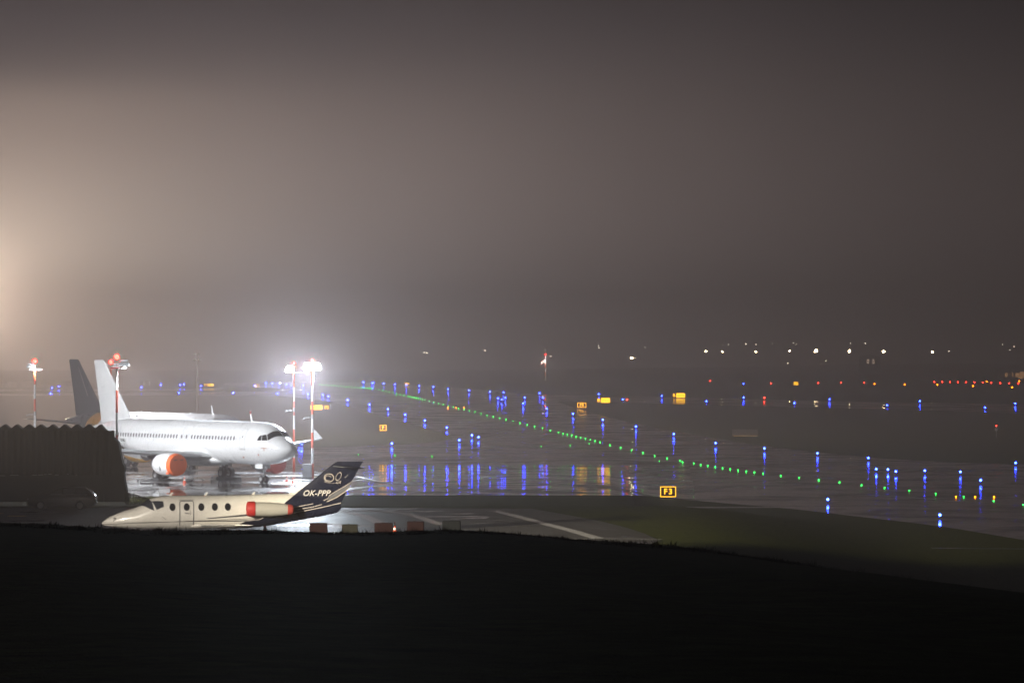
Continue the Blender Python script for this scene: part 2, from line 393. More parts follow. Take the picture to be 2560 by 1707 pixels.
# main taxiway, its wet fan to the near apron and the strips beyond
sheet('taxiway', [(560, 957), (900, 955), (1100, 966), (1275, 980), (1380, 1000), (1470, 1030), (1530, 1045), (1590, 1059), (1700, 1080), (1800, 1098), (1900, 1114), (2040, 1130), (2200, 1146), (2400, 1157), (2750, 1166),
                  (2750, 1385), (2560, 1350), (2400, 1323), (2300, 1309), (2170, 1294), (2060, 1281), (1980, 1272), (1850, 1261), (1700, 1248), (1600, 1241), (1300, 1240), (900, 1242), (-300, 1242),
                  (-300, 1123), (300, 1122), (780, 1118), (900, 1116), (1000, 1112), (1090, 1105), (1135, 1098), (1128, 1090), (1100, 1080), (1020, 1058), (960, 1042), (900, 1022), (850, 1010), (800, 999), (700, 990), (300, 988), (-300, 991),
                  (-300, 985), (300, 982), (560, 980), (700, 978), (760, 974), (560, 962)], 0.02, 'wet_asphalt')
sheet('far_runway', [(1262, 984), (1500, 988), (1800, 996), (2100, 1004), (2600, 1011), (2600, 1034), (2300, 1026), (2000, 1018), (1700, 1010), (1500, 1005), (1400, 1003), (1300, 999)], 0.03, 'wet_asphalt')
sheet('far_taxiway', [(-200, 974), (300, 972), (560, 972), (560, 976), (300, 977), (-200, 979)], 0.03, 'wet_asphalt')
sheet('apron', [(-300, 1164), (400, 1165), (800, 1164), (845, 1239.8), (-300, 1239.5)], 0.035, 'wet_concrete')
def falling_apron():
    vs = []; fs = []; n = 26; cols = []
    px = 800.0
    while px <= 1730: cols.append(px); px += 13
    for i, c in enumerate(cols):
        u = (c-800)/923; x0_ = 800+u*(1723-800); x1_ = 845+u*(1740-845)
        for j in range(n+1):
            yb_ = 1239.3+9.5*smooth(1570, 1740, x1_); y = 1163.4+(yb_-1163.4)*j/n; x = x0_+(x1_-x0_)*j/n
            p = hit(x, y, 285.0); vs.append((p.x, p.y, max(p.z, 0.0)+.045))
    for i in range(len(cols)-1):
        for j in range(n): k = i*(n+1)+j; fs.append((k, k+1, k+n+2, k+n+1))
    struct('apron', vs, fs, 'wet_apron_fall', True)
falling_apron()
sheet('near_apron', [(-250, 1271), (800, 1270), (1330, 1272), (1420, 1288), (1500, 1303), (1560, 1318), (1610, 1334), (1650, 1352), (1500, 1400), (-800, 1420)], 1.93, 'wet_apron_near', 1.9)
sheet('access_road', [(1640, 1363), (1900, 1365.5), (2600, 1371), (2600, 1374), (1900, 1367.5), (1640, 1365.5)], 0.02, 'wet_apron_near')
sheet('puddle_strip', [(1300, 1267.5), (1700, 1266.8), (2050, 1267), (2050, 1269), (1700, 1269.4), (1300, 1269.2)], 0.012, 'wet_asphalt')
def ribbon(name, pts, w, z, m, zz=0.0):
    P = [G(x, y, zz) for x, y in pts]; vs = []; fs = []
    for i, p in enumerate(P):
        d = (P[min(i+1, len(P)-1)]-P[max(i-1, 0)]); n = Vector((-d.y, d.x, 0)).normalized()*w/2
        vs += [(p.x+n.x, p.y+n.y, z), (p.x-n.x, p.y-n.y, z)]
        if i: fs.append((2*i-2, 2*i-1, 2*i+1, 2*i))
    return struct(name, vs, fs, m)
# painted lines
ribbon('painted_line', [(850, 1281), (875, 1283), (900, 1288), (930, 1299), (952, 1310)], 0.75, 1.945, 'line_white', 1.9)
ribbon('painted_line', [(820, 1276), (940, 1278), (1010, 1284), (1045, 1293), (1105, 1313)], 0.75, 1.945, 'line_white', 1.9)
ribbon('painted_line', [(1225, 1277), (1262, 1284), (1320, 1299), (1380, 1315), (1430, 1328), (1500, 1349)], 0.75, 1.945, 'line_white', 1.9)
ribbon('painted_line', [(1140, 1329), (1175, 1337)], 0.2, 1.945, 'line_white', 1.9)
ribbon('painted_line', [(20, 1291), (65, 1291)], 1.4, 1.945, 'line_yellow', 1.9)
ribbon('painted_line', [(-40, 1284.5), (8, 1284.5)], 0.8, 1.945, 'line_yellow', 1.9)
ribbon('painted_line', [(1420, 1348.4), (1560, 1348), (1655, 1350)], 0.5, 1.945, 'line_white', 1.9)
ribbon('painted_line', [(850, 1279.5), (1300, 1277)], 0.6, 1.945, 'line_white', 1.9)
for (xa, ya, xb, yb) in ((870, 1189, 915, 1198), (915, 1198, 962, 1208)):
    pa, pb = hit(xa, ya, 285.0), hit(xb, yb, 285.0); dn = Vector((-(pb.y-pa.y), pb.x-pa.x, 0)).normalized()*.14
    struct('painted_line', [pa+dn+Vector((0, 0, .08)), pa-dn+Vector((0, 0, .08)), pb-dn+Vector((0, 0, .08)), pb+dn+Vector((0, 0, .08))], [(0, 1, 2, 3)], 'line_white')
ribbon('painted_line', [(740, 1163), (792, 1182)], 0.25, 0.05, 'letter_dark')
ribbon('painted_line', [(630, 1221), (650, 1233)], 0.2, 0.05, 'line_white')
ribbon('painted_line', [(385, 1231), (420, 1240)], 0.15, 0.05, 'line_white')
ribbon('painted_line', [(-100, 1222.5), (400, 1222.5), (640, 1221.5)], 0.9, 0.05, 'line_white')
ribbon('painted_line', [(785, 1194), (812, 1193)], 2.0, 0.05, 'line_yellow')
ribbon('painted_line', [(780, 1166.5), (860, 1165.5)], 0.8, 0.05, 'line_yellow')
ribbon('painted_line', [(1790, 1160), (1905, 1171), (2050, 1180), (2160, 1185)], 0.3, 0.05, 'line_white')
ribbon('painted_line', [(2060, 1237), (2180, 1238.5), (2290, 1245), (2370, 1253), (2500, 1259)], 0.35, 0.05, 'line_white')

# ------------------------------------------------------------------ airliners
F_ST = [(0, 3.30, 3.28, .02), (.15, 3.62, 2.98, .36), (.5, 3.93, 2.66, .74), (1.0, 4.22, 2.38, 1.06), (1.6, 4.52, 2.16, 1.33), (2.1, 4.86, 2.04, 1.50), (2.6, 5.22, 1.95, 1.63), (3.2, 5.50, 1.88, 1.75),
        (4.2, 5.74, 1.81, 1.87), (5.4, 5.86, 1.77, 1.95), (6.6, 5.90, 1.76, 1.975), (14, 5.90, 1.76, 1.975), (23.6, 5.90, 1.76, 1.975), (25.5, 5.90, 1.90, 1.96), (27.5, 5.89, 2.25, 1.87), (29.5, 5.85, 2.72, 1.68),
        (31.5, 5.75, 3.25, 1.38), (33.5, 5.58, 3.82, 1.0), (35.5, 5.30, 4.32, .58), (36.9, 5.05, 4.60, .27), (37.57, 4.90, 4.72, .08)]
def interp(tab, x):
    if x <= tab[0][0]: return tab[0][1:]
    for i in range(len(tab)-1):
        a, b = tab[i], tab[i+1]
        if x <= b[0]:
            t = (x-a[0])/(b[0]-a[0])
            p0 = tab[max(i-1, 0)]; p3 = tab[min(i+2, len(tab)-1)]
            out = []
            for k in (1, 2, 3):
                m0 = (b[k]-p0[k])/max(b[0]-p0[0], 1e-6)*(b[0]-a[0]); m1 = (p3[k]-a[k])/max(p3[0]-a[0], 1e-6)*(b[0]-a[0])
                if i == 0: m0 = m1 if False else (b[k]-a[k])*1.5
                d = b[k]-a[k]
                if abs(d) < 1e-6: m0 = m1 = 0
                v = (2*t**3-3*t*t+1)*a[k]+(t**3-2*t*t+t)*m0+(-2*t**3+3*t*t)*b[k]+(t**3-t*t)*m1
                out.append(v)
            return tuple(out)
    return tab[-1][1:]
class Body:
    def __init__(s, tab, x0): s.tab = tab; s.x0 = x0        # x0: station of the local origin; local x = x0 - station
    def sec(s, st):
        top, bot, w = interp(s.tab, st); return (top+bot)/2, (top-bot)/2, w
    def ring(s, st, n=40, grow=0.0):
        zc, hh, w = s.sec(st)
        return [Vector((s.x0-st, math.sin(2*PI*i/n)*(w+grow), zc+math.cos(2*PI*i/n)*(hh+grow))) for i in range(n)]
    def mesh(s, n=40):
        L = s.tab[-1][0]; sts = []
        x = 0.0
        while x < L:
            sts.append(x); x += 0.05 if x < 0.3 else (0.15 if x < 1.5 else (0.3 if x < 7 else (1.2 if x < L*0.62 else 0.5)))
        sts.append(L)
        return B().loft([s.ring(q, n) for q in sts])
    def side(s, st, z, sgn, off=0.02):                       # point on the flank at station st and height z
        zc, hh, w = s.sec(st); k = max(-0.999, min(0.999, (z-zc)/hh)); c = math.sqrt(1-k*k)
        return s.pj(st, sgn*w*c, z, off)
    def pj(s, st, y, z, off=0.02):
        zc, hh, w = s.sec(st); a = y/max(w, .01); b = (z-zc)/max(hh, .01); q = math.hypot(a, b) or 1
        a /= q; b /= q
        nrm = Vector((0, a/max(w, .01), b/max(hh, .01))).normalized()
        p = Vector((s.x0-st, a*w, zc+b*hh))
        if st < 3: nrm = (nrm+Vector((0.45, 0, 0))).normalized()
        return p+nrm*off
    def patch(s, corners, off=0.02, n=6):                    # four corners (st, y, z) laid on the skin
        c = [Vector(q) for q in corners]; vs = []; fs = []
        for i in range(n+1):
            for j in range(n+1):
                u, v = i/n, j/n
                p = c[0]*(1-u)*(1-v)+c[1]*u*(1-v)+c[2]*u*v+c[3]*(1-u)*v
                vs.append(s.pj(p.x, p.y, p.z, off))
        for i in range(n):
            for j in range(n): k = i*(n+1)+j; fs.append((k, k+1, k+n+2, k+n+1))
        return B().add(vs, fs)
    def oval(s, st, z, a, b, sgn, off=0.02, n=14, p=2.6):
        vs = [s.side(st, z, sgn, off)]
        for i in range(n):
            t = 2*PI*i/n; cc, ss = math.cos(t), math.sin(t)
            vs.append(s.side(st+a*math.copysign(abs(cc)**(2/p), cc), z+b*math.copysign(abs(ss)**(2/p), ss), sgn, off))
        return B().add(vs, [(0, 1+i, 1+(i+1) % n) for i in range(n)])
    def line(s, pts, w, sgn, off=0.02):                      # thin line drawn on the flank through (st, z) points
        fine = []
        for (a, b), (c, d) in zip(pts, pts[1:]):
            k = max(1, int(math.hypot(c-a, d-b)/0.2))
            fine += [(a+(c-a)*i/k, b+(d-b)*i/k) for i in range(k)]
        fine.append(pts[-1]); vs = []; fs = []
        for i, p in enumerate(fine):
            q0 = fine[max(i-1, 0)]; q1 = fine[min(i+1, len(fine)-1)]
            dx, dz = q1[0]-q0[0], q1[1]-q0[1]; L = math.hypot(dx, dz) or 1; nx_, nz_ = -dz/L*w/2, dx/L*w/2
            vs += [s.side(p[0]+nx_, p[1]+nz_, sgn, off), s.side(p[0]-nx_, p[1]-nz_, sgn, off)]
            if i: fs.append((2*i-2, 2*i-1, 2*i+1, 2*i))
        return B().add(vs, fs)
def airfoil(le, te, thick, n=10):                            # ring from leading edge point to trailing edge point, thickness in metres along z
    le = Vector(le); te = Vector(te); out = []
    def th(t): return 2.97*math.sqrt(t)-1.26*t-3.52*t*t+2.84*t**3-1.03*t**4
    ts = [0.5*(1-math.cos(PI*i/n)) for i in range(n+1)]
    for t in ts: out.append(le+(te-le)*t+thick*th(t)*0.5*Vector((0, 0, 1)))
    for t in reversed(ts[1:-1]): out.append(le+(te-le)*t-thick*th(t)*0.40*Vector((0, 0, 1)))
    return out
def fin_ring(le, te, thick, n=10):
    return [Vector((p.x, (p.z-le[2]-(te[2]-le[2])*((p.x-le[0])/(te[0]-le[0])))*1.0, le[2]+(te[2]-le[2])*((p.x-le[0])/(te[0]-le[0])))) for p in airfoil(le, te, thick, n)]
def wheel(parent, c, r_, w, rimr, name='wheel'):
    p = [(-w/2, r_*0.80), (-w*0.42, r_*0.94), (-w*0.25, r_), (w*0.25, r_), (w*0.42, r_*0.94), (w/2, r_*0.80)]
    t = B().lathe(p, c, (0, 1, 0), 24).o(name, 'tyre', parent, True)
    rm = B().lathe([(-w*0.52, rimr*0.6), (-w*0.56, rimr), (w*0.56, rimr), (w*0.52, rimr*0.6)], c, (0, 1, 0), 18)
    rm.lathe([(-w*0.62, rimr*0.28), (w*0.62, rimr*0.28)], c, (0, 1, 0), 10)
    rm.o('rim', 'rim', t, True)
    return t
def airliner(name, label, loc, rz, first=True):
    root = thing(name, label, 'airplane', loc, rz)
    x0 = 17.7; bd = Body(F_ST, x0)
    bodymat = 'white_paint' if first else 'livery_grey_tail'
    fus = bd.mesh(56).o('fuselage', bodymat, root, True)
    # belly fairing
    rings = []
    for k in range(17):
        st = 10.9+k*0.7; q = math.sin(PI*min(1, max(0, (st-10.9)/11.2)))**0.55
        w = 0.4+1.78*q; lo = 1.9-0.52*q; hi = 2.3+0.85*q
        rings.append([Vector((x0-st, math.sin(2*PI*i/28)*w, (hi+lo)/2+math.cos(2*PI*i/28)*(hi-lo)/2)) for i in range(28)])
    B().loft(rings).o('belly_fairing', 'white_paint', root, True)
    for sg in (-1, 1):
        # wing
        secs = [(1.0, 11.9, 19.1, 2.35, 1.05), (1.9, 12.35, 19.1, 2.42, 0.95), (6.4, 14.75, 19.2, 2.78, 0.55), (12, 17.65, 20.5, 3.28, 0.32), (16.6, 20.0, 21.5, 3.72, 0.17), (17.0, 20.5, 21.6, 3.76, 0.08)]
        rr = [airfoil((x0-a, sg*y, z), (x0-b, sg*y, z-0.12), t) for y, a, b, z, t in secs]
        w = B().loft(rr).o('wing', 'wing_grey', root, True)
        # bright metal slats along the leading edge, flap fairings beneath
        sl = B()
        for (y0, a0, z0, t0), (y1, a1, z1, t1) in (((2.6, 12.72, 2.47, .2), (5.0, 14.0, 2.66, .16)), ((6.6, 14.85, 2.79, .15), (11.8, 17.55, 3.26, .1)), ((11.9, 17.6, 3.27, .1), (16.4, 19.9, 3.7, .07))):
            sl.tube((x0-a0+0.02, sg*y0, z0), (x0-a1+0.02, sg*y1, z1), t0, t1, 10)
        sl.o('slat', 'metal', w, True)
        for y, st, ln in ((4.6, 18.9, 1.9), (8.3, 19.1, 2.0), (12.4, 20.0, 1.7)):
            z = 2.45+(y-1.9)*0.09
            B().lathe([(0, .03), (ln*.2, .16), (ln*.5, .22), (ln*.8, .14), (ln, .03)], (x0-st+ln*0.55, sg*y, z), (-1, 0, -0.06), 12).o('flap_fairing', 'white_paint', w, True)
        B().add([(x0-20.2, sg*17.0, 3.76), (x0-21.9, sg*17.0, 3.70), (x0-22.2, sg*17.12, 4.62), (x0-21.65, sg*17.1, 4.60),
                 (x0-20.2, sg*17.08, 3.76), (x0-21.9, sg*17.08, 3.70), (x0-22.2, sg*17.2, 4.62), (x0-21.65, sg*17.18, 4.60)],
                [(0, 1, 2, 3), (7, 6, 5, 4), (0, 1, 5, 4), (1, 2, 6, 5), (2, 3, 7, 6), (3, 0, 4, 7)]).o('wingtip_fence', 'white_paint', w)
        # tailplane
        rr = [airfoil((x0-a, sg*y, z), (x0-b, sg*y, z-0.03), t) for y, a, b, z, t in [(0.3, 31.5, 35.4, 4.42, .42), (6.1, 35.0, 36.7, 5.02, .14), (6.22, 35.4, 36.75, 5.03, .05)]]
        B().loft(rr).o('tailplane', 'wing_grey' if first else 'grey_paint', root, True)
        # engine
        c = (x0-11.4, sg*5.75, 1.70)
        nm = 'white_paint' if first else 'nacelle_yellow'
        nac = B().lathe([(0, .93), (.06, 1.0), (.3, 1.07), (.9, 1.13), (1.7, 1.14), (2.5, 1.08), (3.1, .96), (3.25, .92)], c, (-1, 0, 0), 36).o('nacelle', nm, root, True)
        B().lathe([(3.0, .80), (3.6, .72), (4.1, .58), (4.15, .3), (4.7, .05)], c, (-1, 0, 0), 28).o('exhaust', 'dark_metal', nac, True)
        cov = 'cover_orange' if first else 'cover_orange'
        if first and sg > 0: cov = 'cover_dark_red'
        if first:
            cb = B().lathe([(.42, 1.10), (0.05, 1.05), (-.07, .99), (-.11, .8), (-.09, .3), (-.09, .02)], c, (-1, 0, 0), 36)
            cb.box((c[0]-0.45, c[1]+sg*-0.0-0.85, c[2]-0.80), (0.42, 0.16, 0.2))
            cvo = cb.o('engine_cover', cov, nac, True)
            if sg < 0:
                for dy in (-0.36, 0.38):
                    text_mesh('cover_text', 'MSN' if dy < 0 else 'ENG', 0.17, 'letter_dark', cvo, Matrix.Translation((c[0]+0.125, c[1]+dy, c[2]+0.47)) @ Matrix.Rotation(PI/2, 4, 'Z') @ Matrix.Rotation(PI/2, 4, 'X'), bold=.006)
        else:
            B().lathe([(-.02, .90), (.12, .2)], c, (-1, 0, 0), 20).o('fan', 'dark_metal', nac, True)
        B().loft([[Vector((x0-12.3, c[1]-.12, 2.55)), Vector((x0-12.3, c[1]+.12, 2.55)), Vector((x0-12.6, c[1]+.12, 2.82)), Vector((x0-12.6, c[1]-.12, 2.82))],
                  [Vector((x0-15.4, c[1]-.16, 1.95)), Vector((x0-15.4, c[1]+.16, 1.95)), Vector((x0-15.4, c[1]+.16, 2.6)), Vector((x0-15.4, c[1]-.16, 2.6))],
                  [Vector((x0-17.0, c[1]-.05, 2.3)), Vector((x0-17.0, c[1]+.05, 2.3)), Vector((x0-17.0, c[1]+.05, 2.5)), Vector((x0-17.0, c[1]-.05, 2.5))]]).o('pylon', 'dark_metal', root)
        # main landing gear
        gy = sg*3.795
        g = B().tube((0, gy, .62), (0.1, gy, 2.3), .12, .14).tube((0, gy-.62, .585), (0, gy+.62, .585), .09).tube((0, gy, 1.1), (-.1, gy-sg*1.6, 2.1), .06)
        g.tube((.25, gy, .8), (.25, gy, 1.35), .04).tube((0, gy, .75), (.28, gy, 1.05), .035)
        gr = g.o('main_gear', 'dark_metal', root, True)
        for d in (-.465, .465): wheel(gr, (0, gy+d, .585), .585, .42, .27)
        B().box((0.0, gy+sg*0.28, 1.75), (1.25, .05, 1.0)).o('gear_door', 'white_paint', gr)
        if first: B().box((0, gy, .10), (1.5, 1.5, .2), 0.92).o('chock', 'dark_metal', gr)
    # nose gear
    nxg = x0-5.07
    g = B().tube((nxg, 0, .39), (nxg-.05, 0, 1.95), .075, .09).tube((nxg, -.34, .39), (nxg, .34, .39), .055)
    g.tube((nxg, 0, 1.0), (nxg+.75, 0, 1.85), .05).tube((nxg+.1, -.12, 1.25), (nxg+.1, .12, 1.25), .04)
    gr = g.o('nose_gear', 'metal', root, True)
    for d in (-.27, .27): wheel(gr, (nxg, d, .39), .39, .23, .2)
    for d in (-.42, .42): B().box((nxg-.2, d, 1.62), (1.3, .04, .42)).o('gear_door', 'white_paint', gr)
    B().tube((nxg+.1, -.1, 1.5), (nxg+.2, -.1, 1.5), .09).tube((nxg+.1, .1, 1.5), (nxg+.2, .1, 1.5), .09).o('taxi_lamp', 'lens', gr, True)
    # fin
    fr = [fin_ring((x0-28.2, 0, 5.75), (x0-35.35, 0, 5.25), .42), fin_ring((x0-29.5, 0, 5.95), (x0-35.5, 0, 5.6), .50), fin_ring((x0-30.5, 0, 7.0), (x0-35.75, 0, 7.0), .44), fin_ring((x0-34.75, 0, 11.6), (x0-36.9, 0, 11.6), .22), fin_ring((x0-35.0, 0, 11.76), (x0-36.8, 0, 11.76), .08)]
    fin = B().loft(fr).o('tail_fin', 'white_paint' if first else 'grey_paint', root, True)
    if not first:
        B().add([(x0-32.3, -.30, 7.6), (x0-34.6, -.15, 10.9), (x0-34.75, -.15, 10.9), (x0-32.5, -.30, 7.6)], [(0, 1, 2, 3)]).o('fin_stripe', 'silver_stripe', fin)
    # cabin windows
    n_aft = 23; sts = []
    def st_of(px):                      # station of a window seen at column px of the photograph
        return px
    front = [7.55+k*0.533*1.0 for k in range(15)]
    for k in range(15): sts.append(7.35+k*0.545)
    sts += [15.95, 16.85]
    for k in range(23): sts.append(17.75+k*0.545)
    for sg in ((-1,) if first else (-1,)):
        for q in sts: bd.oval(q, 4.30, .125, .205, sg).o('window', 'cabin_window', root)
    # cockpit glazing
    S1 = lambda st, z: (st, -bd.sec(st)[2]*math.sqrt(max(0, 1-((z-bd.sec(st)[0])/bd.sec(st)[1])**2)), z)
    def topc(st, y): zc, hh, w_ = bd.sec(st); return (st, y, zc+hh*math.sqrt(max(0, 1-(y/w_)**2)))
    ws = [topc(1.62, -.06), S1(2.22, 4.16), S1(2.62, 4.70), topc(2.30, -.06)]
    pane_l = [ws, [S1(2.30, 4.16), S1(2.92, 4.14), S1(3.05, 4.66), S1(2.70, 4.70)], [S1(3.00, 4.14), S1(3.55, 4.14), S1(3.36, 4.56), S1(3.13, 4.66)]]
    for c in pane_l:
        bd.patch(c, .03).o('cockpit_window', 'glass_dark', root, True)
        bd.patch([(a, -b, d) for a, b, d in c], .03).o('cockpit_window', 'glass_dark', root, True)
    # doors drawn by their seams
    def door(st, w_, z0, z1, name='door'):
        P = [(st-w_/2, z0), (st-w_/2, z1-.15), (st-w_/2+.15, z1), (st+w_/2-.15, z1), (st+w_/2, z1-.15), (st+w_/2, z0), (st-w_/2, z0)]
        d = bd.line(P, .035, -1, .012).o(name, 'outline', root)
        return d
    d = door(5.9, .86, 3.36, 5.22); bd.line([(5.42, 3.32), (5.5, 3.25), (6.3, 3.25), (6.38, 3.32)], .07, -1, .014).o('sill', 'outline_dark', d); bd.oval(5.9, 4.45, .07, .1, -1).o('window', 'cabin_window', d)
    door(16.0, .55, 3.75, 4.85, 'emergency_exit'); door(16.87, .55, 3.75, 4.85, 'emergency_exit'); door(31.6, .8, 3.6, 5.3)
    # antennas and small fittings
    for st in (7.2,):
        B().prism([(x0-st+.25, 5.85), (x0-st-.12, 5.86), (x0-st-.30, 6.75), (x0-st-.12, 6.78)], -.025, .025).o('antenna', 'white_paint', root)
        if first: B().prism([(x0-st-.08, 6.62), (x0-st-.34, 6.62), (x0-st-.34, 6.88), (x0-st-.06, 6.90)], -.05, .05).o('antenna_cover', 'cover_dark_red', root)
    for st in (11.5, 21.5, 24.3):
        B().prism([(x0-st+.2, 5.88), (x0-st-.2, 5.88), (x0-st-.1, 5.98), (x0-st+.1, 5.98)], -.03, .03).o('antenna', 'white_paint', root)
    if not first:
        B().prism([(x0-27.2, 5.8), (x0-27.6, 5.8), (x0-27.8, 6.75), (x0-27.6, 6.78)], -.025, .025).o('antenna', 'white_paint', root)
    if first:
        # tape cross over the pitot ports, panel marks, registration
        b = bd.line([(2.15, 3.42), (3.0, 3.42)], .06, -1, .02); b2 = bd.line([(2.6, 3.52), (2.62, 3.15)], .06, -1, .022); b3 = bd.line([(2.5, 3.25), (2.62, 3.40)], .05, -1, .024)
        b.add(b2.v, b2.f).add(b3.v, b3.f).o('probe_cover', 'tape_brown', root)
        bd.oval(3.6, 2.78, .08, .07, -1).o('port_cover', 'stripe_red', root)
        bd.line([(6.15, 2.55), (6.5, 2.42)], .1, -1, .02).o('port_cover', 'tape_brown', root)
        bd.oval(8.6, 3.55, .05, .07, -1).o('port_cover', 'outline_dark', root)
        bd.oval(28.2, 3.35, .06, .07, -1).o('port_cover', 'letter_dark', root)
        zc, hh, w_ = bd.sec(29); y = -(w_*math.sqrt(1-((3.72-zc)/hh)**2)+.03)
        tm = text_mesh('registration', 'LY-MLI', .42, 'outline_dark', root, Matrix.Translation((x0-28.3, y, 3.72)) @ Matrix.Rotation(PI/2, 4, 'X'), bold=.014, skin=(bd, -1, .03))
        hh_ = [(13.6, 3.3), (12.4, 3.25), (11.6, 2.9), (11.1, 2.4), (10.9, 2.0)]
        bd.line(hh_, .03, -1, .02).o('fairing_seam', 'outline', root)
        B().add([(c_.x, c_.y, c_.z) for c_ in [bd.side(q, 2.2+.0*q, -1, .02) for q in (9.0, 9.4)]]+[tuple(bd.side(q, 2.14, -1, .02)) for q in (9.4, 9.0)], [(0, 1, 2, 3)]).o('vent', 'outline_dark', root)
        # vents on the starboard nacelle
        B().box((x0-12.9, -5.75-1.10, 1.35), (.10, .06, .5)).o('nacelle_vent', 'outline_dark', root)
    return root
cphi, sphi = .6, .8
P0 = Vector((-20.8-17.7*.6, 361+17.7*.8, 0.02))
airliner('airliner', 'white twin-engine airliner with orange engine cover, parked nearest behind the dark zigzag wall', P0, math.atan2(-.8, .6), True)
P1 = Vector((-51.1+17.7*-.0, 0, 0))
a2 = math.radians(-52.0); c2, s2 = math.cos(a2), -math.sin(a2)
tailX, tailY = -50.8, 436.0
P2 = Vector((tailX+(36.9-17.7)*c2, tailY-(36.9-17.7)*s2, 0.02))
airliner('airliner', 'grey tailed airliner with yellow band, mostly hidden behind the all white airliner', P2, a2, False)

# ------------------------------------------------------------------ business jet
J_ST = [(0, .90, .84, .02), (.10, 1.0, .78, .13), (.3, 1.15, .72, .26), (.6, 1.31, .67, .38), (1.1, 1.52, .62, .53), (1.6, 1.67, .59, .64), (2.0, 1.79, .57, .71), (2.35, 2.0, .56, .76), (2.7, 2.22, .55, .80), (3.05, 2.36, .54, .83),
        (3.6, 2.43, .53, .86), (5, 2.45, .52, .87), (7.6, 2.45, .54, .87), (8.8, 2.49, .60, .83), (9.8, 2.52, .74, .72), (10.8, 2.50, .92, .56), (11.8, 2.38, 1.08, .40), (12.8, 2.22, 1.26, .24), (13.5, 2.10, 1.42, .12), (13.7, 2.05, 1.6, .05)]
JH = math.radians(180+7)       # heading to the left, nose turned a little towards the camera
jroot = thing('business_jet', 'cream business jet with dark blue tail and red engine covers, parked beyond the grass bank', 'airplane')
sJ = 43.6; YJ = FOC/sJ
tip = Vector(((258-CX)/sJ, YJ-0.8, 0))
jroot.location = (tip.x, tip.y, 1.95); jroot.rotation_euler = (0, 0, JH)
jb = Body(J_ST, 0.0)           # local x = -station
jb.mesh(44).o('fuselage', 'jet_livery', jroot, True)
PT = 1                          # port flank is +y and faces the camera
# fin: tall swept panel with dorsal fillet
def jfin(y0):
    return [fin_ring((-9.6, 0, 2.35), (-13.5, 0, 1.6), .16), fin_ring((-10.7, 0, 2.52), (-13.72, 0, 2.0), .26), fin_ring((-11.45, 0, 2.86), (-13.95, 0, 2.5), .24), fin_ring((-12.15, 0, 3.35), (-14.2, 0, 3.0), .20), fin_ring((-12.9, 0, 3.95), (-14.62, 0, 3.75), .17),
            fin_ring((-13.25, 0, 4.22), (-14.85, 0, 4.15), .14), fin_ring((-13.5, 0, 4.36), (-14.98, 0, 4.36), .08)]
jf = B().loft(jfin(0)).o('tail_fin', 'jet_livery', jroot, True)
def finy(st, z): return .13
def fin_poly(name, pts, m, parent, y=.15):
    n = len(pts)
    return B().add([(-a, y, b) for a, b in pts], [tuple(range(n))]).o(name, m, parent)
def fin_line(pts, w, y=.15):
    vs = []; fs = []
    for i, p in enumerate(pts):
        q0, q1 = pts[max(i-1, 0)], pts[min(i+1, len(pts)-1)]; dx, dz = q1[0]-q0[0], q1[1]-q0[1]; L = math.hypot(dx, dz) or 1
        k = w*(1 if 0 < i < len(pts)-1 else .35)
        vs += [(-(p[0]-dz/L*k/2), y, p[1]+dx/L*k/2), (-(p[0]+dz/L*k/2), y, p[1]-dx/L*k/2)]
        if i: fs.append((2*i-2, 2*i-1, 2*i+1, 2*i))
    return B().add(vs, fs)
def jp(zx, zy):                 # zoomed photo position -> station and height on the jet
    px = 580+zx/5.88; py = 1120+zy/5.88
    return ((px-258)/43.3, 10.65-(py-HY)/43.6)
text_mesh('registration', 'OK-PPP', .46, 'letter_light', jf, Matrix.Translation((-jp(1222, 668)[0], .19, jp(1222, 668)[1])) @ Matrix.Rotation(PI, 4, 'Z') @ Matrix.Rotation(PI/2, 4, 'X'), shear=.35, bold=.007, space=1.02)
for pts, w in (([jp(1770, 480), jp(1640, 570), jp(1500, 650), jp(1420, 700), jp(1390, 770)], .035), ([jp(1740, 560), jp(1660, 640), jp(1520, 730), jp(1370, 800), jp(1250, 797)], .05), ([jp(1400, 740), jp(1330, 780), jp(1250, 797)], .05)):
    fin_line(pts, w, .17).o('tail_stripe', 'silver_stripe', jf)
fin_poly('tail_stripe', [jp(1760, 500), jp(1700, 600), jp(1540, 700), jp(1400, 775), jp(1430, 705), jp(1600, 605)], 'outline_dark', jf, .165)
for pts, w in (([jp(830, 885), jp(1000, 850), jp(1180, 818)], .045), ([jp(950, 900), jp(1150, 870), jp(1310, 830)], .05), ([jp(500, 1010), jp(900, 950), jp(1300, 875), jp(1590, 812)], .05), ([jp(200, 1062), jp(400, 1040), jp(490, 995)], .03)):
    b = []
    vs = []; fs = []
    fine = []
    for (a, c_), (d, e) in zip(pts, pts[1:]):
        fine += [(a+(d-a)*i/6, c_+(e-c_)*i/6) for i in range(6)]
    fine.append(pts[-1])
    for i, p in enumerate(fine):
        y = max(.13, jb.side(min(p[0], 13.6), p[1], 1, .03).y)
        vs += [(-p[0], y, p[1]+w/2), (-p[0], y, p[1]-w/2)]
        if i: fs.append((2*i-2, 2*i-1, 2*i+1, 2*i))
    B().add(vs, fs).o('body_stripe', 'silver_stripe', jroot)
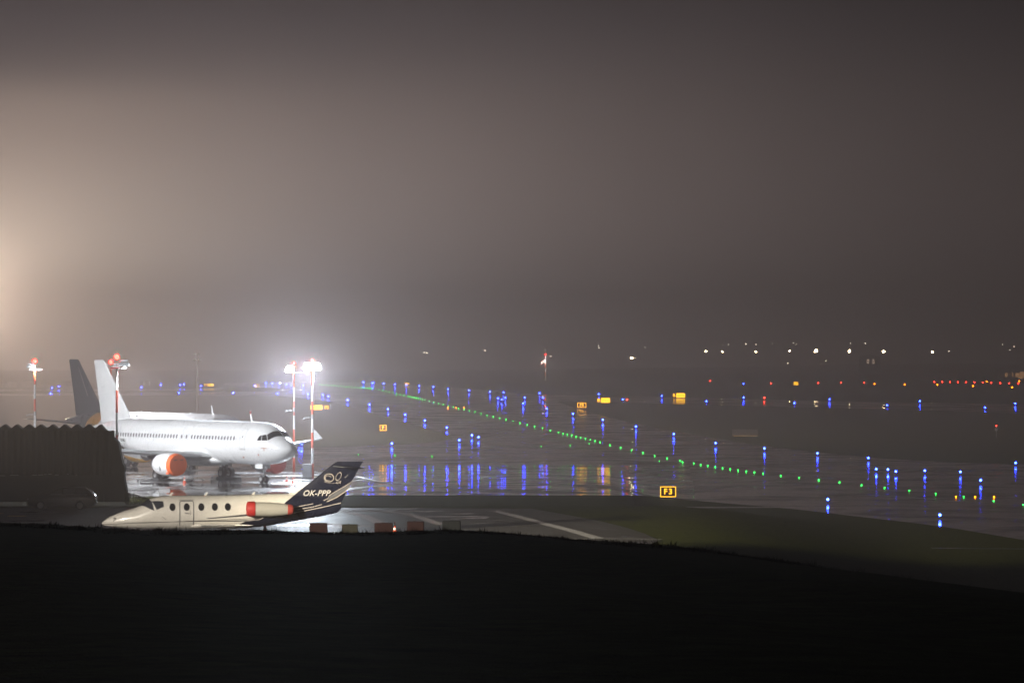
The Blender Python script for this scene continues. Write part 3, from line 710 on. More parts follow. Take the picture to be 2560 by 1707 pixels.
# round emblem high on the fin
eb = B()
def loop(cx, cz, a, b, w, t0=0, t1=360, rot=0):
    n = 20; vs = []; fs = []; cr, sr = math.cos(rot), math.sin(rot)
    for i in range(n+1):
        t = math.radians(t0+(t1-t0)*i/n)
        for k in (1-w/max(a, b)/2, 1+w/max(a, b)/2):
            x, z = a*k*math.cos(t), b*k*math.sin(t); vs.append((-(cx+x*cr-z*sr), .165, cz+x*sr+z*cr))
        if i: fs.append((2*i-2, 2*i-1, 2*i+1, 2*i))
    eb.add(vs, fs)
e1 = jp(1415, 440); e2 = jp(1555, 420); e3 = jp(1470, 495)
loop(e1[0], e1[1], .27, .23, .045, 0, 360); loop(e1[0]-.05, e1[1]-.02, .17, .14, .03, 20, 300); loop(e2[0], e2[1], .13, .25, .04, 0, 360, -.5); loop(e3[0], e3[1]+.02, .46, .12, .045, 180, 370); loop(e3[0]+.33, e3[1]-.06, .13, .06, .03, 0, 360)
eb.o('emblem', 'silver_stripe', jf)
fin_line([jp(1640, 435), jp(1655, 425)], .03, .17).o('emblem_tick', 'letter_light', jf); fin_line([jp(1650, 440), jp(1695, 392)], .03, .17).o('emblem_tick', 'letter_light', jf)
# T-tail
for sg in (-1, 1):
    B().loft([airfoil((-13.3, sg*.05, 4.08), (-14.75, sg*.05, 4.05), .16), airfoil((-14.1, sg*2.1, 4.02), (-14.95, sg*2.1, 4.0), .09), airfoil((-14.3, sg*2.2, 4.02), (-14.95, sg*2.2, 4.0), .03)]).o('tailplane', 'navy' if sg > 0 else 'cream_paint', jroot, True)
B().tube((-13.25, .14, 4.09), (-14.2, 2.0, 4.05), .025, .018).o('leading_edge', 'metal', jroot, True)
B().tube((-14.9, .3, 4.1), (-15.3, .35, 4.14), .02, .01).o('static_wick', 'metal', jroot, True)
# nacelles, covers, pylons, wings
for sg in (-1, 1):
    yy = sg*1.16; c = (-8.35, yy, 1.70)
    nac = B().lathe([(0, .34), (.06, .38), (.4, .405), (1.2, .41), (1.9, .35), (2.35, .26)], c, (-1, 0, -.02), 28).o('nacelle', 'cream_painted_shade', jroot, True)
    B().lathe([(.34, .425), (.25, .44), (.02, .44), (-.1, .40), (-.15, .3), (-.17, .05)], c, (-1, 0, 0), 28).o('inlet_cover', 'cover_red', nac, True)
    B().lathe([(2.2, .315), (2.4, .30), (2.50, .24), (2.54, .05)], c, (-1, 0, -.02), 24).o('exhaust_cover', 'cover_dark_red', nac, True)
    B().box((-9.3, sg*.8, 1.70), (1.8, .55, .12), bev=.02).o('pylon', 'cream_paint', jroot)
    B().tube((-9.0, yy+sg*.0, 1.70), (-10.4, yy, 1.66), .445, .30, 28).o('nacelle_band', 'cream_paint', nac, True) if False else None
    w = B().loft([airfoil((-5.0, sg*.5, .72), (-8.0, sg*.5, .68), .34), airfoil((-5.7, sg*1.0, .74), (-7.9, sg*1.0, .72), .28), airfoil((-7.3, sg*6.5, 1.02), (-8.3, sg*6.5, 1.0), .11), airfoil((-7.6, sg*6.65, 1.03), (-8.3, sg*6.65, 1.02), .04)]).o('wing', 'cream_paint', jroot, True)
    B().tube((-5.68, sg*1.0, .745), (-7.28, sg*6.45, 1.02), .05, .025).o('deice_boot', 'metal', w, True)
    g = B().tube((-7.1, sg*1.4, .25), (-7.1, sg*1.4, .75), .06).o('main_gear', 'metal', jroot, True)
    wheel(g, (-7.1, sg*1.4, .27), .27, .18, .13)
g = B().tube((-1.9, 0, .2), (-1.9, 0, .7), .05).o('nose_gear', 'metal', jroot, True); wheel(g, (-1.9, 0, .21), .21, .14, .1)
# openings
for q in (4.0, 5.64, 6.41, 7.15):
    w_ = jb.oval(q, 1.81, .175, .215, PT, .022, 20, 2).o('window_frame', 'outline_dark', jroot); jb.oval(q, 1.81, .15, .19, PT, .032, 20, 2).o('pane', 'glass_dark', w_)
dr = jb.line([(4.42, .60), (4.42, 2.08), (4.50, 2.15), (5.13, 2.15), (5.21, 2.08), (5.21, .60)], .05, PT, .012).o('door', 'outline_dark', jroot)
w_ = jb.oval(4.81, 1.81, .175, .215, PT, .022, 20, 2).o('window_frame', 'outline_dark', dr); jb.line([(4.38, 2.21), (5.25, 2.21)], .025, PT, .012).o('rain_rail', 'outline_dark', dr)
b = jb.line([(4.72, 1.46), (4.78, 1.50), (4.80, 1.43), (4.86, 1.48), (4.9, 1.43), (4.97, 1.47)], .045, PT, .014); b2 = jb.line([(5.0, 1.60), (5.05, 1.5), (5.0, 1.36)], .02, PT, .014); b.add(b2.v, b2.f).o('door_script', 'letter_dark', dr)
jb.oval(4.81, 1.81, .15, .19, PT, .034, 20, 2).o('pane', 'glass_dark', dr)
def jc(st, y): zc, hh, w_ = jb.sec(st); return (st, y, zc+hh*math.sqrt(max(0, 1-(y/w_)**2)))
def js(st, z): zc, hh, w_ = jb.sec(st); return (st, w_*math.sqrt(max(0, 1-((z-zc)/hh)**2)), z)
for sg in (1, -1):
    q = [jc(2.02, .04), js(2.93, 1.66), js(2.80, 2.10), jc(2.62, .04)]; q = [(a, sg*b, c) for a, b, c in q]
    f = jb.patch([(q[0][0]-.05, q[0][1], q[0][2]-.03), (q[1][0]+.05, q[1][1], q[1][2]-.05), (q[2][0]+.04, q[2][1], q[2][2]+.03), (q[3][0]+.05, q[3][1], q[3][2])], .014).o('window_frame', 'outline_dark', jroot, True)
    jb.patch(q, .03).o('windshield', 'car_glass', f, True)
    q = [js(2.88, 2.13), js(3.12, 1.70), js(3.48, 1.86), js(3.44, 2.12)]; q = [(a, sg*b, c) for a, b, c in q]
    f = jb.patch([(q[0][0]-.05, q[0][1], q[0][2]+.03), (q[1][0]-.02, q[1][1], q[1][2]-.05), (q[2][0]+.04, q[2][1], q[2][2]-.03), (q[3][0]+.04, q[3][1], q[3][2]+.03)], .014).o('window_frame', 'outline_dark', jroot, True)
    jb.patch(q, .03).o('side_window', 'car_glass', f, True)
for st in (5.9, 8.6, 3.9):
    B().prism([(-st+.12, 2.42), (-st-.06, 2.42), (-st-.18, 2.62), (-st-.10, 2.63)], -.012, .012).o('antenna', 'cream_paint', jroot)
jb.line([(.60, 1.24), (.62, .95)], .03, PT, .02).o('nose_letter', 'letter_dark', jroot) if False else None
text_mesh('nose_letter', 'P', .34, 'letter_dark', jroot, Matrix.Translation((-.72, .50, 1.09)) @ Matrix.Rotation(PI, 4, 'Z') @ Matrix.Rotation(PI/2, 4, 'X'), shear=.1, bold=.004, skin=(jb, 1, .02))
jb.line([(3.42, 1.28), (3.62, 1.13)], .025, PT, .014).o('vent', 'outline_dark', jroot)
b = B()
V = [js(5.9, 1.18), js(8.3, 1.40), js(8.3, 1.30), js(6.0, 1.14)]
jb.patch(V, .016, 8).o('body_stripe', 'letter_dark', jroot)
V = [js(5.3, 1.02), js(9.0, 1.10), js(9.0, 1.03), js(5.3, .99)]
jb.patch(V, .016, 8).o('body_stripe', 'letter_dark', jroot)

# ------------------------------------------------------------------ hangar, bush, car
Yh = 274.0; sh = FOC/Yh
hroot = thing('barrier_wall', 'dark sheet-clad barrier wall with zigzag top edge filling the left side', 'wall', ((150-CX)/sh, Yh, 1.9))
def hp(px, py): return ((px-150)/sh, H-(py-HY)/sh-1.9)
top = []
k = -14
while k <= 8:
    px = 10.5+k*29.95
    top.append(hp(px-15, 1072)); top.append(hp(px, 1060.5)); k += 1
top = top[:-1]+[hp(250, 1061)]
outline = top+[hp(263, 1075), hp(296, 1106), hp(300, 1130), hp(306, 1158), hp(311, 1166), hp(312, 1174), hp(309, 1182), hp(311, 1200), hp(315, 1222), hp(318, 1240), hp(318, 1254), (hp(-425, 1254)[0], hp(0, 1254)[1])]
B().prism(outline, 0, 1.3).o('shell', 'hangar_sheet', hroot)
xl, xr = hp(-400, 0)[0], hp(240, 0)[0]
b = B()
x = xl
while x < hp(285, 0)[0]:
    b.add([(x, -.02, hp(0, 1186)[1]), (x+.22, -.16, hp(0, 1186)[1]), (x+.44, -.02, hp(0, 1186)[1]), (x, -.02, hp(0, 1076)[1]), (x+.22, -.16, hp(0, 1076)[1]), (x+.44, -.02, hp(0, 1076)[1])], [(0, 1, 4, 3), (1, 2, 5, 4)]); x += .44
b.o('wall_sheet', 'hangar_sheet', hroot)
B().box(((xl+xr)/2+.3, -.2, (hp(0, 1188)[1]+hp(0, 1252)[1])/2), (xr-xl+.6, .4, hp(0, 1188)[1]-hp(0, 1252)[1])).o('lower_wall', 'hangar_lower', hroot)
b = B()
for (a, c_, y) in ((-30, 15, 1188), (27, 48, 1187), (82, 94, 1186.5), (97, 109, 1186), (112, 118, 1185), (122, 131, 1184.5), (139, 148, 1186), (169, 173, 1184), (191, 194, 1186)):
    (x0_, z0_), (x1_, z1_) = hp(a, y), hp(c_, y); b.box(((x0_+x1_)/2, -.42, z0_), (x1_-x0_, .03, .03))
b.o('wall_light_streaks', 'metal', hroot)  # pale metal slivers stand in for streaks of light on the wall
bp = G(345, 1262, 1.9)
bush = thing('bush', 'low dark bush at the right foot of the zigzag-topped wall', 'bush', (bp.x, bp.y, 1.9))
b = B(); random.seed(3)
for k in range(2600):
    t = random.random()**1.3; x = -0.9+t*3.3; hgt = (1-t)**1.4*0.85+.12
    z = random.random()**.7*hgt; y = random.uniform(-.5, .5)*(1-t*.5)
    d = Vector((random.uniform(-1, 1), random.uniform(-1, 1), random.uniform(-.3, 1))).normalized()*random.uniform(.04, .10); u = d.orthogonal().normalized()*.03
    c = Vector((x, y, z)); b.add([c-u, c+u, c+d], [(0, 1, 2)])
b.o('foliage', 'leaf', bush)
b = B()
for k in range(9): b.tube((-.8+k*.3, 0, 0), (-.8+k*.3+random.uniform(-.1, .1), random.uniform(-.2, .2), .35*(1-k/11)+.1), .015, .006, 5)
b.o('stem', 'bark', bush)
# car
cp = G(155, 1275, 1.9); sc_ = FOC/cp.y
car = thing('parked_car', 'black estate car parked in front of the dark zigzag-topped wall', 'car', (cp.x, cp.y, 1.94))
prof_c = [(-2.28, .50, .62, .72, .74, .55), (-2.18, .30, .66, .80, .84, .78), (-1.75, .22, .70, .92, .97, .86), (-1.15, .20, .72, .99, 1.04, .89), (-.92, .20, .73, 1.02, 1.07, .90), (-.40, .20, .74, 1.03, 1.40, .90), (.05, .20, .74, 1.03, 1.53, .90),
          (.9, .20, .74, 1.03, 1.55, .90), (1.65, .20, .74, 1.03, 1.49, .89), (2.0, .22, .74, 1.02, 1.30, .88), (2.22, .30, .72, .98, 1.02, .84), (2.30, .42, .66, .84, .88, .74)]
rings = []
for x, z0_, z1_, zb, zr, w in prof_c:
    rw = w*(.74 if zr > zb+.1 else .95)
    half = [(0, z0_), (w*.8, z0_), (w*.98, z0_+.08), (w, z1_), (w*.97, zb), (rw, (zb+zr*3)/4 if zr > zb+.1 else zr), (rw*.8, zr), (0, zr+.02)]
    rings.append([Vector((x, y, z)) for y, z in half]+[Vector((x, -y, z)) for y, z in reversed(half[1:-1])])
B().loft(rings).o('body', 'car_paint', car, True)
for nm, pts in (('side_window', [(-.78, 1.07), (-.28, 1.36), (.10, 1.44), (.10, 1.07)]), ('side_window', [(.18, 1.07), (.18, 1.45), (.95, 1.46), (.95, 1.07)]), ('side_window', [(1.03, 1.07), (1.03, 1.45), (1.62, 1.40), (1.85, 1.10)])):
    def yy_(z): return -(.905-(z-1.03)*.42)
    B().add([(a, yy_(z), z) for a, z in pts], [tuple(range(len(pts)))]).o(nm, 'car_glass', car)
B().add([(-.90, -.74, 1.08), (-.90, .74, 1.08), (-.10, .62, 1.525), (-.10, -.62, 1.525)], [(0, 1, 2, 3)]).o('windshield', 'car_glass', car)
B().tube((1.72, -.70, 1.50), (2.02, -.78, 1.28), .02).tube((2.02, -.78, 1.28), (2.26, -.80, .98), .015).o('rear_glass_highlight', 'metal', car, True)  # bright metal strip stands in for the highlight along the rear glass
B().tube((-.7, -.87, 1.055), (1.8, -.87, 1.055), .010).o('window_trim', 'metal', car, True)
B().ball((-2.14, -.62, .74), .13, sq=(.9, .9, .6)).o('headlight', 'lens', car, True); B().ball((-2.14, .62, .74), .13, sq=(.9, .9, .6)).o('headlight', 'lens', car, True)
B().box((2.27, -.66, .86), (.08, .16, .22)).o('taillight', 'cover_dark_red', car)
B().ball((-.72, -1.0, 1.08), .10, sq=(.8, 1, .8)).o('wing_mirror', 'car_paint', car, True)
for x in (-1.35, 1.30):
    for sg in (-1, 1): wheel(car, (x, sg*.80, .33), .33, .22, .21)

# ------------------------------------------------------------------ striped light masts
def mast(base, top_z, label, head='side', rad=.14, bracket=None, facing=-1, lit=False, stripe0='red', nst=7, redz=.9):
    root = thing('floodlight_mast', label, 'light mast', base, 0, 'red and white apron light masts')
    L = top_z-base[2]
    B().tube((0, 0, 0), (0, 0, L), rad, rad*.62, 12).o('pole', 'stripe_white', root, True)
    seg = L/nst
    for k in range(nst):
        if (k % 2 == 0) == (stripe0 == 'red'):
            r0 = rad-(rad*.38)*k/nst; r1 = rad-(rad*.38)*(k+1)/nst
            B().tube((0, 0, k*seg), (0, 0, (k+1)*seg), r0+.006, r1+.006, 12).o('red_band', 'stripe_red', root, True)
    B().tube((-.55, 0, L), (.75, 0, L), .05, .05, 8).o('cross_arm', 'galvanised', root, True)
    for dx in ((-.42, .42) if head == 'both' else ((.62,) if head == 'right' else (-.42,))):
        hd = B().box((dx, 0, L+.34), (.92, .5, .30), .86, bev=.03).box((dx, 0, L+.62), (.70, .4, .18), .8, bev=.03).tube((dx, 0, L), (dx, 0, L+.2), .05).o('lamp_head', 'galvanised', root)
        if lit:
            B().box((dx, -.27, L+.28), (.86, .04, .34)).box((dx, -.22, L+.62), (.60, .04, .18)).o('lamp_front', 'flood_lens', hd)
        else:
            B().box((dx, -.27, L+.24), (.84, .04, .10)).box((dx, -.27, L+.40), (.84, .04, .06)).box((dx, -.22, L+.62), (.6, .04, .12)).o('lamp_front', 'lit_housing_glow', hd)  # faint emission stands in for light falling on the white housings
    rz_ = L+redz
    B().tube((0, 0, L), (0, 0, rz_), .02, .015, 6).o('spike', 'galvanised', root)
    B().ball((0, 0, rz_+.1), .13 if lit else .20, 12, 8).o('obstruction_light', 'mast_red', root, True)
    if bracket:
        bz = bracket-base[2]
        B().tube((-.75, -.05, bz), (.15, -.05, bz+.1), .04).tube((0, 0, bz-.1), (0, 0, bz+.35), .15).ball((-.8, -.05, bz-.05), .12).ball((-.35, -.05, bz+.05), .10).o('camera_bracket', 'galvanised', root, True)
    return root
def flood(root, dz, power, target, angle, col, blend=.6, dx=0.0, dy=-.6, rad=.35, name='flood_beam'):
    l = bpy.data.lights.new(name, 'SPOT'); l.energy = power; l.color = col; l.spot_size = math.radians(angle); l.spot_blend = blend; l.shadow_soft_size = rad
    o = bpy.data.objects.new(name, l); C.objects.link(o)
    p = root.location+Vector((dx, dy, dz)); o.location = (dx, dy, dz); o.parent = root
    o.rotation_euler = (Vector(target)-p).to_track_quat('-Z', 'Y').to_euler(); return o
# two glaring masts right of the white airliner
b1 = G(781, 1197); m1 = mast((b1.x, b1.y, 0), H-(926-HY)/(FOC/b1.y), 'bright floodlight mast beside the grey cabinet, nearer of the two glaring masts', 'both', .15, H-(1044-HY)/(FOC/b1.y), lit=True, nst=7)
Y2 = 400.0; X2 = (735-CX)*Y2/FOC
m2 = mast((X2, Y2, 0), H-(932-HY)*Y2/FOC, 'bright floodlight mast standing just right of the white airliner nose', 'side', .14, H-(1027-HY)*Y2/FOC, lit=True, nst=7)
YA = 320.0
m3 = mast(((292-CX)*YA/FOC, YA, 0), H-(920-HY)*YA/FOC, 'striped light mast in front of the white tail fin', 'right', .13, nst=6, redz=.85)
YB = 420.0
m4 = mast(((277-CX)*YB/FOC, YB, 0), H-(924-HY)*YB/FOC, 'striped light mast mostly hidden behind the white tail fin', 'right', .14, redz=.75)
YC = 400.0
m5 = mast(((87-CX)*YC/FOC, YC, 0), H-(924-HY)*YC/FOC, 'striped light mast at far left behind the zigzag-topped wall', 'side', .15, H-(1036-HY)*YC/FOC, nst=7, redz=.8)
flood(m1, 10.6, 64000, (b1.x-8, b1.y-40, 0), 165, (.80, .90, 1.0), .35)
flood(m2, 10.6, 54000, (X2-2, Y2-30, 0), 165, (.80, .90, 1.0), .35)
flood(m3, 10.9, 16000, (-20, 350, 0), 150, (.95, .97, 1.0), .5, dx=1.0, dy=-.5)
flood(m4, 10.3, 14000, (-30, 424, 3), 130, (.95, .97, 1.0), .5, dx=.8, dy=-.5)
flood(m5, 10.9, 4000, (-30, 470, 0), 110, (.95, .95, 1.0), .5, dy=-.6)
# unseen masts added at left, standing in for whatever lights the aircraft and fog
o1 = mast((-66, 345, 0), 17, 'unseen tall stand-in floodlight mast beyond the left edge lighting the airliners', 'both', .2, lit=True)
flood(o1, 16.5, 185000, (-35, 381, 5.0), 92, (.96, .98, 1.0), .6)
o2 = mast((-40, 170, 1.9), 14, 'unseen warm stand-in floodlight mast beyond the left edge lighting the business jet', 'both', .18, lit=True)
flood(o2, 11.6, 185000, (-17.5, 219, 3.0), 36, (1.0, .91, .79), .7)
flood(o2, 11.9, 560000, (28, 255, 0.0), 30, (1.0, .90, .66), 1.0)  # extra beam added to brighten the grass island
o3 = thing('stand_in_high_mast', 'unseen warm stand-in high mast beyond the left edge lighting the fog', 'light mast', (-84, 560, 0))  # unseen mast added to give the fog its warm glow at left
B().tube((0, 0, 0), (0, 0, 49), .35, .08, 12).o('pole', 'galvanised', o3, True)
B().lathe([(0, 1.0), (.3, 1.3), (.6, .6)], (0, 0, 21.5), (0, 0, 1), 16).o('crown', 'galvanised', o3, True)
flood(o3, 21, 380000, (0, 560, 34), 172, (1.0, .81, .60), .3, rad=.8, dx=1.5)

# dark unlit mast with four floods behind
Yd = 620.0
dm = thing('flood_pole', 'thin dark unlit pole with four floodlights above the airliner roofs', 'light mast', ((493-CX)*Yd/FOC, Yd, 0))
ht = H-(886-HY)*Yd/FOC
B().tube((0, 0, 0), (0, 0, ht), .12, .07, 8).o('pole', 'dark_metal', dm, True)
B().tube((-.45, 0, ht-.7), (.45, 0, ht-.7), .04).tube((-.4, 0, ht), (.4, 0, ht), .04).o('cross_arm', 'dark_metal', dm)
for x, z in ((-.4, .1), (.22, .1), (-.42, -.85), (.40, -.85)):
    B().box((x, -.1, ht+z), (.34, .2, .32), .8).o('lamp_head', 'dark_metal', dm)
# windsock
wp = G(1363.5, 951); ws_ = thing('windsock', 'red and white windsock drooping from a striped pole with red top lamp', 'windsock', (wp.x, wp.y, 0)); sw = FOC/wp.y
hw = H-(899-HY)/sw
B().tube((0, 0, 0), (0, 0, hw), .22, .16, 10).o('pole', 'stripe_white', ws_, True)
b = B()
for k in (1, 3): b.tube((0, 0, hw*k/5), (0, 0, hw*(k+1)/5), .22, .20, 10)
b.o('red_band', 'stripe_red', ws_, True)
def sock(t):
    return Vector((-.1-2.1*t, 0, hw-.6-.2*t-1.6*t*t)), .42-.24*t
for i in range(5):
    (p0, r0), (p1, r1) = sock(i/5), sock((i+1)/5)
    B().tube(p0, p1, r0*1.3, r1*1.3, 12).o('sock_panel', 'stripe_red' if i % 2 == 0 else 'stripe_white', ws_, True)
B().tube((0, 0, hw), (0, 0, H+1.0*0-(888-HY)/sw), .05).o('spike', 'galvanised', ws_)
B().ball((0, 0, H-(886.5-HY)/sw), .22, 12, 8).o('obstruction_light', 'mast_red', ws_, True)
flood(ws_, H-(888-HY)/sw, 26000, (wp.x-.5, wp.y-1.0, 0), 150, (1.0, .92, .85), .5, dx=0, dy=-2.2, rad=.1)

# ------------------------------------------------------------------ small things on the aprons
cab = G(768, 1197); cb = thing('cabinet', 'grey electrical cabinet at the foot of the nearer glaring mast', 'cabinet', (cab.x, cab.y, .04))
B().box((0, 0, .72), (.92, .7, 1.44), bev=.03).o('case', 'concrete_block', cb); B().box((0, 0, .04), (1.0, .8, .08)).o('plinth', 'dark_metal', cb); B().box((.3, -.37, .8), (.04, .03, .14)).o('handle', 'dark_metal', cb)
bx = G(411.5, 1234); bb = thing('container', 'small pale box on wet apron between the jet cockpit and airliner engine', 'box', (bx.x, bx.y, .04)); B().box((0, 0, .22), (.98, .6, .38), .97, bev=.03).o('case', 'stripe_white', bb); B().box((0, 0, .44), (1.02, .64, .05), bev=.01).o('lid', 'stripe_white', bb)
def cone_root(label, loc, sc=1.0):
    root = thing('traffic_cone', label, 'traffic cone', loc, 0, 'orange and white traffic cones')
    B().box((0, 0, .02), (.38, .38, .04), .95).o('base', 'cone_orange', root)
    B().lathe([(.04, .145), (.23, .108)], (0, 0, 0), (0, 0, 1), 16).lathe([(.38, .079), (.54, .048)], (0, 0, 0), (0, 0, 1), 16).lathe([(.65, .030), (.75, .02)], (0, 0, 0), (0, 0, 1), 16).o('cone', 'cone_orange', root, True)
    B().lathe([(.23, .108), (.38, .079)], (0, 0, 0), (0, 0, 1), 16).lathe([(.54, .048), (.65, .030)], (0, 0, 0), (0, 0, 1), 16).o('reflective_band', 'cone_white', root, True)
    root.scale = (sc,)*3; return root
c0 = cone_root('traffic cone standing right of the orange engine cover', G(461.4, 1208)+Vector((0, 0, .04)))
dup(c0, G(717, 1205)+Vector((0, 0, .04)), 0, 'traffic cone just right of the nose wheel, farther of two')
dup(c0, G(732, 1209)+Vector((0, 0, .04)), 0, 'traffic cone farther right of the nose wheel, nearer of two')
dup(c0, G(662, 1334, 1.9)+Vector((0, 0, .03)), 0, 'traffic cone half hidden by grass under the jet tail', 1.0)
dup(c0, G(987, 1334, 1.9)+Vector((0, 0, .03)), 0, 'traffic cone between the dark red barriers by the grass bank', .9)
def barrier(px, w, topy, m, label, base=1352):
    p = G(px, base, 1.9); s_ = FOC/p.y; h_ = (base-topy)/s_
    r_ = thing('barrier_block', label, 'barrier', (p.x, p.y, 1.93), random.uniform(-.05, .05), 'barrier blocks along the near apron edge')
    W_ = w/s_
    B().box((0, 0, h_/2), (W_, .5, h_), .97, bev=.04).o('block', m, r_)
    B().box((-W_*.3, 0, .03), (.12, .56, .1)).box((W_*.3, 0, .03), (.12, .56, .1)).o('foot', m, r_)
    B().tube((-.06, 0, h_), (-.06, 0, h_+.03), .05).o('cap', m, r_)
barrier(796, 47, 1308, 'barrier_red', 'dark red barrier block nearest the jet tail')
barrier(875, 41, 1311, 'barrier_beige', 'beige barrier block between two dark red ones')
barrier(959, 47, 1307.5, 'barrier_red', 'dark red barrier block just left of the small cone')
barrier(1039, 44, 1304, 'barrier_red', 'dark red barrier block next to the grey one')
barrier(1128.5, 47, 1302.5, 'barrier_grey', 'dark grey barrier block at the right end of the row')
# birds
def bird(p, label, s_=1.0, rz=0, grp=None):
    r_ = thing('crow', label, 'bird', p, rz, grp)
    vs = [(-.20, 0, .16, .02), (-.12, 0, .17, .055), (0, 0, .19, .085), (.10, 0, .23, .07), (.15, 0, .28, .05), (.19, 0, .30, .045), (.235, 0, .29, .02), (.28, 0, .28, .006)]
    B().loft([[Vector((x, math.sin(2*PI*i/10)*w, z+math.cos(2*PI*i/10)*w*1.05)) for i in range(10)] for x, y, z, w in vs]).o('body', 'feather', r_, True)
    B().add([(-.18, -.03, .17), (-.18, .03, .17), (-.36, .035, .12), (-.36, -.035, .12), (-.18, 0, .14), (-.36, 0, .11)], [(0, 1, 2, 3), (0, 3, 5, 4), (1, 4, 5, 2)]).o('tail', 'feather', r_)
    B().tube((.02, -.03, 0), (0, -.03, .12), .008, .01, 5).tube((.02, .03, 0), (0, .03, .12), .008, .01, 5).o('leg', 'feather', r_)
    r_.scale = (s_,)*3; return r_
pA = Vector((-20.8-29.0*.6-.0, 361+29.0*.8, 5.90)); bird(pA+Vector((.25, -.2, .0)), 'black crow perched on the white airliner roof by the tail fin', 1.1, .3)
for (x, y, l) in ((345, 1208, 'black crow on wet apron near the dark wall edge'), (478, 1208, 'black crow on wet apron just right of the cone'), (507, 1206, 'black crow on wet apron under the airliner belly')):
    bird(G(x, y)+Vector((0, 0, .04)), l, 1.1, random.uniform(0, 3), None)

# ------------------------------------------------------------------ illuminated signs
def sign(px0, px1, py0, py1, basey, textb, label, filled=False, letter=None, cat='airfield sign', ym='sign_yellow'):
    p = hit((px0+px1)/2, basey); s_ = FOC/p.y
    zt = H-(py0-HY)/s_-p.z; zb = H-(py1-HY)/s_-p.z; w = (px1-px0)/s_; h = zt-zb; zc = (zt+zb)/2
    r_ = thing('guidance_sign', label, cat, (p.x, p.y, p.z), 0, 'lit yellow airfield signs')
    B().box((0, .1, zc), (w, .18, h), bev=.02).o('case', 'sign_black', r_)
    b = B()
    for x in (-w*.35, w*.35): b.tube((x, .1, -.05), (x, .1, zb+.02), .035, n=8)
    b.o('leg', 'dark_metal', r_)
    fw = h*.075
    if not filled:
        b = B().box((0, 0, zt-fw/2), (w, .03, fw)).box((0, 0, zb+fw/2), (w, .03, fw)).box((-w/2+fw/2, 0, zc), (fw, .03, h-2*fw)).box((w/2-fw/2, 0, zc), (fw, .03, h-2*fw))
        b.o('frame', ym, r_)
        text_mesh('lettering', textb, h*.74, ym, r_, Matrix.Translation((0, -.02, zc-.0)) @ Matrix.Rotation(PI/2, 4, 'X'), bold=h*.02, space=1.3)
    else:
        B().box((0, 0, zc), (w*.98, .03, h*.96)).o('face', 'sign_face', r_)
        n = max(2, int(w/h*1.8))
        b = B()
        for k in range(n): b.box((-w*.42+w*.84*(k+.5)/n, -.03, zc-h*.05), (w*.84/n*.42, .01, h*.38))
        b.o('marking', 'sign_mark', r_)
    if letter:
        t_, side, fr = letter
        wl = h*.75*len(t_)
        x = side*(w/2+wl*.62)
        B().box((x, .1, zc), (wl*1.1, .18, h), bev=.02).o('side_case', 'sign_black', r_)
        text_mesh('side_lettering', t_, h*.95, 'sign_yellow', r_, Matrix.Translation((x, -.02, zc)) @ Matrix.Rotation(PI/2, 4, 'X'), bold=h*.02)
    return r_
sign(1650.5, 1690, 1215.5, 1242, 1249, 'F3', 'large dark sign with yellow F3, nearest of the lit signs', ym='near_sign_yellow')
sign(949.4, 966, 1062, 1076, 1080, 'F', 'square dark sign with yellow F standing on the grass island')
sign(1443.7, 1465.4, 1006.5, 1018.4, 1022, 'F5', 'dark sign with framed yellow F5 on the grass right of centre')
sign(1502, 1525, 994.4, 1006.5, 1009, '', 'bright yellow panel sign with B beside it, closest right of the framed F5 sign', True, ('B', -1, 0))
sign(1690.5, 1713, 982.5, 993.8, 996, '', 'bright yellow panel sign with B beside it, mirrored in the wet far strip', True, ('B', -1, 0))
sign(1984, 1995.6, 954.5, 962.6, 965, '', 'lone small square yellow sign far off on the right', True)
sign(776, 806, 1012.5, 1024, 1028, '', 'long yellow sign with F5 beside it behind the nearer glaring mast', True, ('F5', 1, 0))
sign(519, 534.4, 959, 965.4, 969, '', 'tiny far yellow sign with F7 beside it above the airliner roofs', True, ('F7', -1, 0))
sign(638.5, 648, 960, 968, 971, 'F', 'tiny far framed F sign left of the glaring masts')
sign(1012, 1023, 956, 961, 964, '', 'tiny far yellow sign above the green lights', True)

# ------------------------------------------------------------------ airfield lights
def lamp(name, label, cat, group, m, r_, stem, sq=1.0):
    root = thing(name, label, cat, (0, 0, 0), 0, group)
    if stem: B().lathe([(0, .16), (.03, .16), (.05, .05), (.26, .045), (.28, .075)], (0, 0, 0), (0, 0, 1), 10).o('stem', 'dark_metal', root, True)
    else: B().lathe([(0, r_*1.35), (.02, r_*1.25)], (0, 0, 0), (0, 0, 1), 12).o('ring', 'dark_metal', root, True)
    B().ball((0, 0, .28+r_*.8 if stem else .02+r_*.3), r_, 10, 8, (1, 1, sq)).o('globe', m, root, True)
    return root
LZ = .38
def place(name, cat, group, m, r_, stem, rows, zl, grow=420.0, ex=.7, base=1.0):
    proto = None
    for desc, pts in rows:
        for k, (x, y) in enumerate(pts):
            p = hit(x, y + (0 if not stem else 0)) if y > 1242 else G(x, y, zl)
            if y > 1242:
                # lamp centre sits zl above the ground there
                Yv = FOC*(H-zl-p.z)/(y-HY); p = Vector(((x-CX)*Yv/FOC, Yv, terrain((x-CX)*Yv/FOC, Yv)))
            sc = max(1.0, (p.y/grow)**ex)*base
            lab = desc.replace('{n}', nth(k+1)) if len(pts) > 1 else desc
            if proto is None:
                proto = lamp(name, lab, cat, group, m, r_, stem, 1.0 if stem else .75); proto.location = (p.x, p.y, p.z if y > 1242 else .03); proto.scale = (sc,)*3
            else: dup(proto, (p.x, p.y, p.z if y > 1242 else .03), 0, lab, sc)
